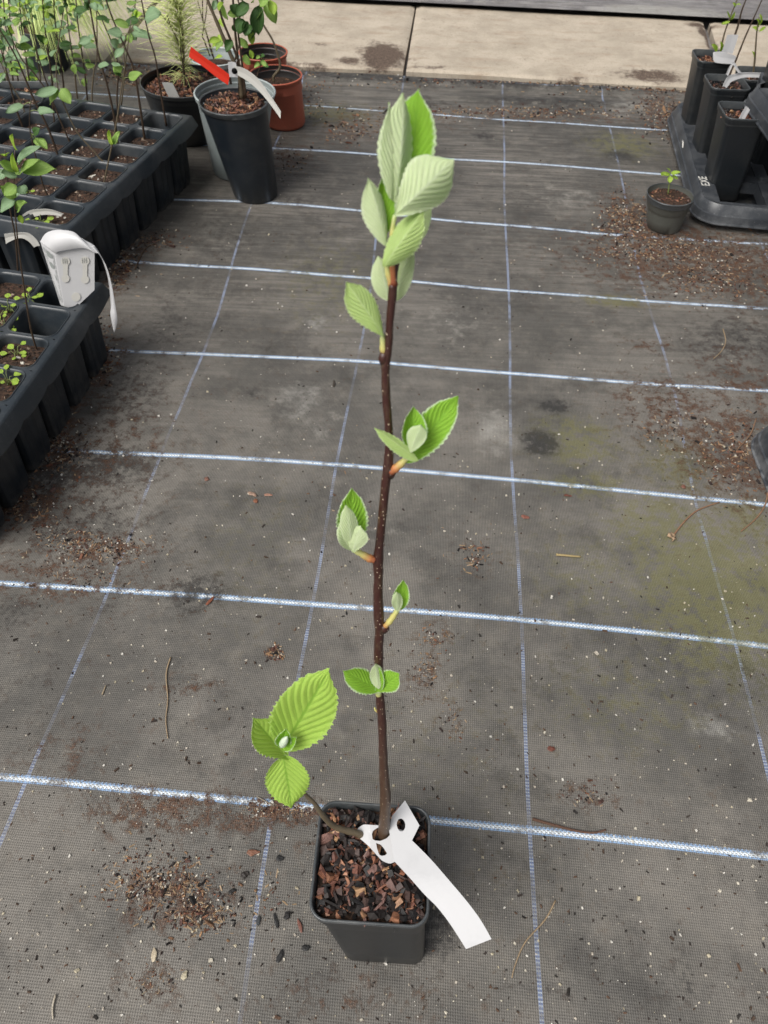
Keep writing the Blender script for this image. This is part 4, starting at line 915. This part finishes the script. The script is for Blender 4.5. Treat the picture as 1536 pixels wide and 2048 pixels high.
# ================================================================== right side: carrier trays and pots
def carrier(name, x0, x1, y0, y1, zd, rot, cx_pitch, cy_pitch, hx, hy, holes, label, pivot, foot=True, zbot=None):
    root = empty(name, (pivot.x, pivot.y, zbot or 0), label, 'carrier tray', 'grey black carrier trays on the right')
    c, s = math.cos(rot), math.sin(rot)
    def W(p): dx, dy = p.x - pivot.x, p.y - pivot.y; return Vector((pivot.x + c * dx - s * dy, pivot.y + s * dx + c * dy, p.z))
    mx, my = (x0 + x1) / 2, (y0 + y1) / 2; hw, hh = (x1 - x0) / 2, (y1 - y0) / 2
    def ring(o_, z, r=.05): return [W(q) for q in rsq(mx, my, z, hw + o_, r + o_, 10, 0, hh + o_)]
    sk = MB(); sk.loft([ring(-.004, zd), ring(-.001, zd + .0008), ring(.001, zd - .001), ring(.009, zd - .022), ring(.0125, zd - .0235), ring(.0130, zd - .027), ring(.015, zd - .040), ring(.0185, zd - .041), ring(.0185, zd - .0435), ring(.012, zd - .043)], True)
    sharp(sk.build('rim', M_CARRIER, root), 40)
    # deck with square openings
    dk = MB(); nx = len(holes[0]); ny = len(holes)
    gx0 = x0 + .040; gy0 = y0 + .018
    xs = [x0 - .002 + .006] + sum([[gx0 + i * cx_pitch, gx0 + i * cx_pitch + hx] for i in range(nx)], []) + [x1]
    ys_ = [y0 + .004] + sum([[gy0 + j * cy_pitch, gy0 + j * cy_pitch + hy] for j in range(ny)], []) + [y1 - .004]
    rc_ = .05
    for i in range(len(xs) - 1):
        for j in range(len(ys_) - 1):
            if i % 2 == 1 and j % 2 == 1: 
                a, b, c2_, d = xs[i], xs[i + 1], ys_[j], ys_[j + 1]; zf_ = zd - .055
                dk.loft([[W(Vector(q)) for q in ((a, c2_, z_), (b, c2_, z_), (b, d, z_), (a, d, z_))] for z_ in (zd - .0015, zd - .03)], True); continue
            a, b, c2_, d = xs[i], xs[i + 1], ys_[j], ys_[j + 1]
            if i == 0 and j == 0:      # rounded corner
                P_ = [(b, c2_, zd), (b, d, zd), (a, d, zd)] + [(x0 + rc_ - (rc_ - .004) * math.cos(t), y0 + rc_ - (rc_ - .004) * math.sin(t), zd) for t in [k * math.pi / 16 for k in range(9)]]
                P_ = [(b, c2_, zd), (b, max(d, y0 + rc_), zd)] + P_[3:]
                dk.add([W(Vector(q)) for q in P_], [tuple(range(len(P_)))]); continue
            if i == 0 and j == 1: c2_ = max(c2_, y0 + rc_)
            if i == 1 and j == 0: a = max(a, gx0)
            if i == 0 and j == len(ys_) - 2:
                P_ = [(b, c2_, zd), (b, d, zd), (a + rc_, d, zd)] + [(x0 + rc_ - (rc_ - .004) * math.sin(t), y1 - rc_ + (rc_ - .004) * math.cos(t), zd) for t in [k * math.pi / 16 for k in range(9)]]
                P_ = [q for n__, q in enumerate(P_) if n__ != 2]; P_.append((a, min(c2_, y1 - rc_), zd)); dk.add([W(Vector(q)) for q in P_], [tuple(range(len(P_)))]); continue
            if i == 0 and d > y1 - rc_: d = y1 - rc_
            dk.add([W(Vector(q)) for q in ((a, c2_, zd), (b, c2_, zd), (b, d, zd), (a, d, zd))], [(0, 1, 2, 3)])
    # raised lugs where ribs cross
    for i in range(nx):
        for j in range(ny):
            X_, Y_ = gx0 + i * cx_pitch + hx + (cx_pitch - hx) / 2, gy0 + j * cy_pitch + hy + (cy_pitch - hy) / 2
            if X_ < x1 - .02 and Y_ < y1 - .02:
                a = .014; dk.loft([[W(q) for q in rsq(X_, Y_, zd - .03, a, .004, 3)], [W(q) for q in rsq(X_, Y_, zd + .008, a * .85, .004, 3)], [W(q) for q in rsq(X_, Y_, zd + .010, a * .7, .003, 3)]], True, False, True)
    d_ = dk.build('deck', M_CARRIER, root, False)
    if foot:
        fl = MB(); fl.loft([[W(q) for q in rsq(mx, my, z_, hw - .03 + o_, .04, 6, 0, hh - .03 + o_)] for z_, o_ in ((zd - .04, .004), (.003, -.006), (.002, -.01))], True, False, True); fl.build('tray_base', M_TRAY, root)
    return root, W
ZD = .062
fl_, bl_ = G(1405, 395, ZD), G(1347, 200, ZD)
c0 = G(1406, 400, ZD); rotR = math.atan2(-(bl_.x - fl_.x), (bl_.y - fl_.y)) * 1.1
pv = Vector((c0.x, G(1480, 410, ZD).y, 0))
carR, WR = carrier('carrier_tray', pv.x, pv.x + .78, pv.y, pv.y + (bl_.y - pv.y), ZD, rotR, .145, .152, .112, .118, [[1] * 5] * 4, 'dark grey carrier tray holding tall square pots at the right edge', pv)
# scratched mark on the deck
def text_mesh(s, size, mat, parent, M4):
    cu = bpy.data.curves.new('t', 'FONT'); cu.body = s; cu.size = size; cu.extrude = .0003; cu.align_x = 'CENTER'; cu.align_y = 'CENTER'
    ob = bpy.data.objects.new('t', cu); col.objects.link(ob); dg = bpy.context.evaluated_depsgraph_get(); me = bpy.data.meshes.new_from_object(ob.evaluated_get(dg))
    vs_ = [M4 @ v.co for v in me.vertices]; fs = [tuple(p.vertices) for p in me.polygons]; bpy.data.objects.remove(ob)
    return mesh('moulded_mark', vs_, fs, mat, parent, False)
mp = G(1409, 362, ZD + .0008); text_mesh('EXE', .030, M_TAG2, carR, Matrix.Translation(mp) @ Matrix.Rotation(math.pi / 2 + rotR + .08, 4, 'Z'))
ms = G(1365, 280, ZD + .001); mb = MB(); mb.tube([ms, ms + Vector((-.003, -.02, .001)), ms + Vector((-.010, -.048, 0))], [.001, .0022, .0015], 6); tag(mb.build('paper_scrap', M_TAG2), 'tiny white scrap lying on the rim of the right carrier tray', 'paper scrap')

def tallpot(rimFL, zr, base_px, label, seed, side_=.098, zb=.018, r_=0.0):
    f_ = G(*rimFL, zr); c = f_ + Vector((side_ / 2, side_ / 2, 0)); b = G(*base_px, ZD); bs = side_ * .40
    bc_ = (b.x + bs + (0), b.y + bs)
    t = (ZD - zb) / (zr - zb); bx = (bc_[0] - c.x * t) / (1 - t); by = (bc_[1] - c.y * t) / (1 - t)
    bx = max(min(bx, c.x + .02), c.x - .02); by = max(min(by, c.y + .02), c.y - .02)
    return square_pot('plant_pot', (c.x, c.y), zr, side_ / 2, (bx, by), zb, side_ * .385, r_, M_POT2, label, 'pot', 'tall square pots in the right carrier tray', soil=.022, nchip=160, seed=seed)
ZP = .235
pA = tallpot((1398,123), ZP, (1376,205), 'tall square black pot farthest back in the left column of the right tray', 31, .095)
pB = tallpot((1425,177), ZP, (1392,275), 'tall square black pot in the middle of the left column of the right tray', 32, .100)
pC = tallpot((1455,237), ZP, (1424,345), 'tall square black pot nearest the camera in the right carrier tray', 33, .104)
pD = tallpot((1490,160), ZP, (1480,225), 'tall square black pot in the second column of the right tray, behind the looped label', 34, .10)
# stems in these pots
def rstem(soil_, pts, r_, lab, mat=M_TWIG, leaves=()):
    root = empty('sapling', soil_, lab, 'sapling', 'thin saplings in the tall square pots'); y0 = soil_.y
    stem('stem', root, pts, r_, mat, y0)
    for q in leaves: bleaf(root, *q[0], *q[1], q[2], L_LIME, y0)
    return root
rstem(pA[1], [(1438,118),(1448,70),(1462,30),(1478,-10)], 4, 'pale stem with lime leaf pairs in the farthest pot on the right', M_WOOD, [((1460,42),(1442,48),7),((1462,40),(1470,28),6),((1459,35),(1455,22),6),((1470,14),(1466,5),6),((1472,10),(1478,-2),7),((1432,105),(1424,88),12),((1438,105),(1440,82),10)])
rstem(pB[1], [(1458,152),(1472,120),(1490,75),(1508,35),(1526,-5)], 4.5, 'dark leafless stem leaning right from the middle pot on the right')
rstem(pA[1] + Vector((.01, .01, 0)), [(1462,90),(1475,55),(1484,20),(1496,-10)], 5, 'thick dark bare stem behind the upright white label')
rstem(pD[1], [(1505,160),(1510,115),(1513,70),(1518,35)], 4.5, 'brown stem with lime bud cluster right of the looped labels', M_WOOD, [((1516,60),(1505,54),9),((1517,62),(1532,54),9),((1516,55),(1512,38),10),((1518,50),(1520,28),9),((1508,115),(1504,103),7)])
quadlabel('plant_label', [(1454,70),(1449,88),(1443,104)] + [(1465,108),(1471,90),(1477,70)], pA[1].y - .02, M_TAG, 'upright white label in the farthest pot on the right')
l1 = quadlabel('plant_label', [(1426,106),(1428,123),(1445,127),(1470,128)] + [(1472,112),(1455,106),(1440,103),(1428,104)], pA[1].y - .05, M_TAG, 'white label looped over the rim of the farthest pot on the right', bow=-.01)
l2 = quadlabel('plant_label', [(1445,173),(1452,158),(1462,150),(1490,145),(1528,146)] + [(1528,156),(1490,155),(1464,163),(1458,170),(1453,176)], pB[1].y - .03, M_TAG, 'long white looped label arching right from the middle pot', bow=0)
l3 = quadlabel('plant_label', [(1452,150),(1458,135),(1468,124),(1478,140),(1484,146)] + [(1476,146),(1470,136),(1466,130),(1462,138),(1456,152)], pB[1].y - .035, M_TAG, 'small white loop of label fastened round the dark leaning stem')
l4 = quadlabel('plant_label', [(1476,240),(1484,225),(1492,212)] + [(1500,220),(1494,230),(1488,242)], pC[1].y - .02, M_TAG, 'white label end with slots in the nearest pot of the right tray')
# upper carrier resting on a stack at the right edge
ZU = .27
q0 = G(1543, 172, ZU); q1 = G(1530, 195, ZU); q2 = G(1540, 275, ZU)
carU, WU = carrier('carrier_tray', q1.x, q1.x + .6, G(1570, 330, ZU).y, G(1512, 162, ZU).y, ZU, .03, .145, .13, .11, .1, [[1] * 4] * 4, 'grey carrier tray raised above the other, cut off by the right edge', Vector((q1.x, q1.y, 0)), foot=False, zbot=ZU - .04)
u_ = G(1548, 165, ZU + .0); square_pot('plant_pot', (u_.x + .01, u_.y - .01), ZU + .17, .045, (u_.x + .015, u_.y), ZU - .02, .036, 0, M_POT2, 'tall square black pot standing in the raised tray at the right edge', soil=.02, nchip=40, seed=41)
# stack support under the raised tray: two more pots
for k, (dx, dy) in enumerate(((.12, .10), (.12, .30))):
    square_pot('plant_pot', (q1.x + dx, q1.y + dy - .15), ZU - .042, .045, (q1.x + dx, q1.y + dy - .15), .018, .037, 0, M_POT2, ['square black pot under the raised tray, nearer one', 'square black pot under the raised tray, farther one'][k], soil=.02, seed=50 + k)
# tray corner low on the right edge
lc = G(1521, 868, .045); lc = Vector((lc.x + .018, 1.105, 0))
carL, _ = carrier('carrier_tray', lc.x, lc.x + .42, lc.y - .42, lc.y, .045, 0, .12, .12, .09, .09, [[1] * 3] * 3, 'dark tray corner low on the right edge of the photo', Vector((lc.x, lc.y, 0)))

# small grey pot with seedling
zs_ = .092; sc_ = (G(1295,385,zs_) + G(1387,392,zs_) + G(1345,363,zs_) + G(1338,413,zs_)) / 4; sb_ = G(1330, 462)
sm, ssoil, _ = round_pot('plant_pot', (sc_.x, sc_.y), zs_, .057, (sb_.x, sb_.y + .022), .001, .041, M_SMALL, 'small round grey pot with a single seedling in spilled bark', soil=.012, nchip=130, seed=22, lip=.005, liph=.017, cmin=.002, cmax=.006)
sg = empty('seedling', ssoil, 'tiny green seedling with arching leaves in the small grey pot', 'seedling')
stem('stem', sg, [(1336,388),(1339,365),(1341,350)], 3, M_GREENSTEM, ssoil.y)
for q in [((1341,350),(1322,345),8),((1342,347),(1362,344),8),((1341,352),(1340,366),11),((1341,345),(1334,336),7),((1345,350),(1356,358),6),((1323,345),(1325,352),6)]: bleaf(sg, *q[0], *q[1], q[2], L_LIME, ssoil.y)

# ================================================================== litter on the fabric
rr = random.Random(77)
def zsurf(p): return zfab(np.array([[p.x, p.y]]))[0]
grit = MB(); crumbs = MB()
def shade(c, k): return tuple(x * k for x in c)
def drop(mb_, u, v, s, c, flat_=.2, el=1., h=.5):
    p = G(u, v); p.z = zsurf(p) + s * h * .5; chip(mb_, p, s * el, s * .7, s * h, c, rr, flat_)
WH = [(.62,.58,.48),(.55,.5,.42),(.7,.68,.62),(.5,.45,.33)]
for i in range(1900):            # perlite and pale grit everywhere
    v = 200 + 1850 * rr.random() ** .8; u = rr.uniform(0, 1536); d = (G(u, v) - Vector((0, 0, 1))).length
    drop(grit, u, v, (.0004 + .0014 * rr.random() ** 2.5) * (1 + .35 * d) * (1.6 if rr.random() < .05 else 1), rr.choice(WH))
for i in range(1500):
    v = 180 + 1870 * rr.random() ** .8; u = rr.uniform(0, 1536)
    drop(crumbs, u, v, rr.uniform(.0006, .0019) * (1.5 if rr.random() < .1 else 1), rr.choice([(.04,.03,.025),(.07,.045,.03),(.12,.07,.045),(.03,.026,.022)]), .3, rr.uniform(1, 2.2))
PATCH = [(330,1770,100,60,520,1),(400,1830,70,35,260,1),(310,1960,45,40,90,.6),(560,1622,80,14,200,.7),(300,1620,120,24,260,.4),(200,1095,80,22,300,1),(130,1080,50,30,130,1),(850,1345,26,34,80,.9),(950,1112,26,30,70,1.2),
 (905,1440,22,36,50,.8),(970,1510,28,28,30,.4),(1170,1590,50,26,60,.9),(1250,440,45,40,480,1.5),(1330,500,130,26,650,1.3),(1430,560,100,40,420,1.25),(1320,225,40,40,360,1.6),(1470,900,80,70,330,1.3),(1340,860,50,40,100,1),
 (240,520,30,50,260,1.6),(200,700,30,60,260,1.3),(120,900,45,50,260,1.3),(50,1010,60,40,200,1.3),(300,480,50,18,120,1.4),(700,260,50,26,160,1.5),(1100,225,200,12,300,1.8),(850,225,160,12,200,1.6),(550,1305,16,12,90,1.2),
 (870,1280,26,20,50,1.),(250,150,50,26,260,2.2),(590,320,30,26,80,1.4),(620,200,26,30,90,1.8),(1300,170,60,8,160,1.8),(700,1000,200,160,60,1),(150,1150,100,30,120,.8),(1250,184,110,8,120,1.8),(960,172,330,7,260,1.7),(450,150,200,6,160,1.7),(560,330,20,60,60,1.),(540,1790,40,60,30,1.1)]
for (cu, cv, su, sv_, n_, k) in PATCH:
    for i in range(int(n_ * 1.3)):
        u, v = rr.gauss(cu, su * .6), rr.gauss(cv, sv_ * .6)
        if v < 140: continue
        t = rr.random()
        if t < .09: drop(grit, u, v, rr.uniform(.0008, .002) * k, rr.choice(WH))
        elif t < .30: drop(crumbs, u, v, rr.uniform(.0007, .0017) * k, rr.choice([(.34,.24,.14),(.26,.16,.09),(.4,.3,.2)]), .3, rr.uniform(2, 4), .3)
        else: drop(crumbs, u, v, (.0005 + .0018 * rr.random() ** 2.2) * k * (1.8 if rr.random() < .06 else 1), shade(rr.choice(BARKC), rr.uniform(.45, 1.0)), .5, rr.uniform(1, 2.2))
tag(grit.build('perlite_grit', M_DRY, None, False, True), 'scattered pale perlite grit on the ground fabric', 'grit', kind='stuff')
tag(crumbs.build('bark_litter', M_DRY, None, False, True), 'spilled brown bark crumbs and soil on the ground fabric', 'bark litter', kind='stuff')
# single chips one can point at
CH = [(507,1706,.010,.005,(.22,.10,.06),'reddish flat bark chip left of the nearest pot'),(560,1718,.006,.005,(.02,.02,.02),'black bark lump just left of the pot, beside the blue strand'),(490,1750,.0062,.006,(.03,.024,.02),'dark crumbly lump left of the blue strand'),
 (465,1783,.0055,.004,(.015,.014,.013),'black chip farthest left of those beside the pot'),(552,1842,.003,.011,(.018,.018,.018),'thin upright black chip near the pot corner'),(575,1832,.0055,.006,(.02,.018,.018),'rounded black chip next to the thin one'),
 (600,1852,.0035,.010,(.17,.07,.05),'reddish brown splinter touching the pot corner'),(612,1897,.0058,.0045,(.015,.015,.015),'black chip below the pot corner'),(560,1913,.0040,.009,(.02,.02,.02),'slanting black chip lowest beside the pot'),(517,1842,.0035,.007,(.05,.055,.06),'grey chip lying on the blue strand'),
 (308,1910,.0045,.009,(.58,.50,.36),'cream coloured wood chip below the spilled bark'),(370,1951,.0045,.006,(.55,.50,.36),'second pale wood chip, right of the cream one'),(421,1203,.004,.012,(.22,.075,.04),'reddish leaf husk lying on the white strand'),(505,990,.011,.006,(.33,.22,.16),'largest of three curled pale husks on the left'),
 (537,992,.009,.005,(.36,.20,.14),'right one of three curled husks on the left'),(512,1004,.006,.006,(.26,.11,.06),'round brown husk, lowest of the three on the left'),(1102,1500,.0065,.006,(.17,.06,.04),'dark red bark chip right of the vertical strand'),(1050,1036,.009,.006,(.25,.10,.07),'folded reddish chip on the right of the middle'),
 (1135,993,.009,.004,(.16,.06,.04),'flat red chip under the strand on the right'),(1366,975,.006,.006,(.2,.09,.06),'brown lump just above the strand on the right'),(413,959,.006,.006,(.22,.11,.08),'small brown chip on the left fabric'),(1150,1100,.0,.0,None,None),
 (868,223,.010,.007,(.14,.04,.03),'dark red chip near the far fold'),(690,246,.016,.006,(.25,.15,.1),'dry curled leaf near the far fold'),(668,768,.004,.014,(.06,.05,.04),'dark splinter on the fabric left of the stem'),(975,1780,.0,.0,None,None),(958,1857,.003,.0035,(.7,.68,.62),'white bead touching the end of the long label')]
for (u, v, a, b, c, lab) in CH:
    if not lab: continue
    m_ = MB(); p = G(u, v); p.z = zsurf(p) + .002; k = random.Random(int(u * 7 + v)); st = k.getstate()
    L2, W2 = max(a, b) * .8, min(a, b) * .75; q = Matrix.Rotation((math.pi / 2 if b >= a else 0) + k.uniform(-.5, .5), 3, 'Z'); rings = []
    prof = [(-1, .25), (-.8, .7), (-.3, 1.), (.25, .85), (.7, .6), (1, .2)]
    for t, r_ in prof:
        yo = k.uniform(-.25, .25) * W2; ring = []
        for x in (0.2, 1.1, 2.2, 3.1, 4.3, 5.4): ring.append(p + q @ Vector((L2 * t, yo + W2 * r_ * math.cos(x) * k.uniform(.7, 1.15), W2 * .35 * r_ * math.sin(x) * k.uniform(.6, 1.2))))
        rings.append(ring)
    m_.loft(rings, True, True, True, c); tag(m_.build('bark_chip', M_BARK, None, False, True), lab, 'bark chip', 'single chips lying on the ground fabric')
def twig(pts, r_, c, lab, name='twig', extra=None):
    A = [G(u, v) for u, v in pts]
    for a in A: a.z = zsurf(a) + r_ + .0008
    m_ = MB(); pp = smooth_path(A, None, 4); m_.tube(pp, [r_ * (1 - .4 * i / len(pp)) for i in range(len(pp))], 6, c)
    if extra: extra(m_, A)
    tag(m_.build(name, M_DRY, None, True, True), lab, 'twig', 'dry stalks lying on the ground fabric')
TC = (.36, .27, .17)
twig([(342,1316),(333,1350),(336,1400),(332,1440),(336,1478)], .0011, TC, 'long dry stalk lying upright on the left fabric')
twig([(1110,1802),(1090,1840),(1050,1885),(1030,1930),(1023,1957)], .0011, TC, 'long curved dry stalk crossing the blue strand at lower right')
def lf_(m_, A):
    for k in range(6): chip(m_, A[0] + Vector((rr.uniform(-.006, .006), rr.uniform(-.006, .006), .003)), .006, .004, .0008, (.42, .3, .19), rr, .5)
twig([(1342,1078),(1368,1045),(1395,1022),(1438,1006)], .0016, (.30, .17, .10), 'dry leaf scrap with a long reddish stalk on the right fabric', 'leaf_scrap', lf_)
twig([(1536,975),(1530,1010),(1510,1040),(1480,1066)], .0014, (.30, .17, .10), 'reddish curved stalk at the right edge below the strand')
twig([(1512,838),(1500,870),(1475,898)], .0014, (.26, .16, .10), 'short stalk beside the tray corner on the right edge')
twig([(1445,660),(1450,685),(1442,705),(1426,720)], .0012, TC, 'small hooked dry stalk on the upper right fabric')
twig([(1111,1113),(1135,1115),(1160,1117)], .0022, (.42, .33, .16), 'short flat straw coloured splinter right of the vertical strand')
twig([(1064,1640),(1105,1652),(1150,1664),(1185,1668),(1210,1662)], .0020, (.13, .07, .045), 'brown twig resting on the nearest horizontal strand')
twig([(112,1990),(106,2015),(107,2038)], .0012, (.5, .45, .36), 'small white stalk at the lower left')
twig([(515,1595),(548,1613)], .0008, (.3, .26, .2), 'thin hooked thread left of the sapling leaves')
twig([(270,540),(290,500),(310,490)], .0015, (.12, .08, .05), 'dark curved stalk at the foot of the farther cell tray')
twig([(205,1390),(212,1372)], .0010, (.45, .36, .24), 'tiny pale splinter on the left fabric')
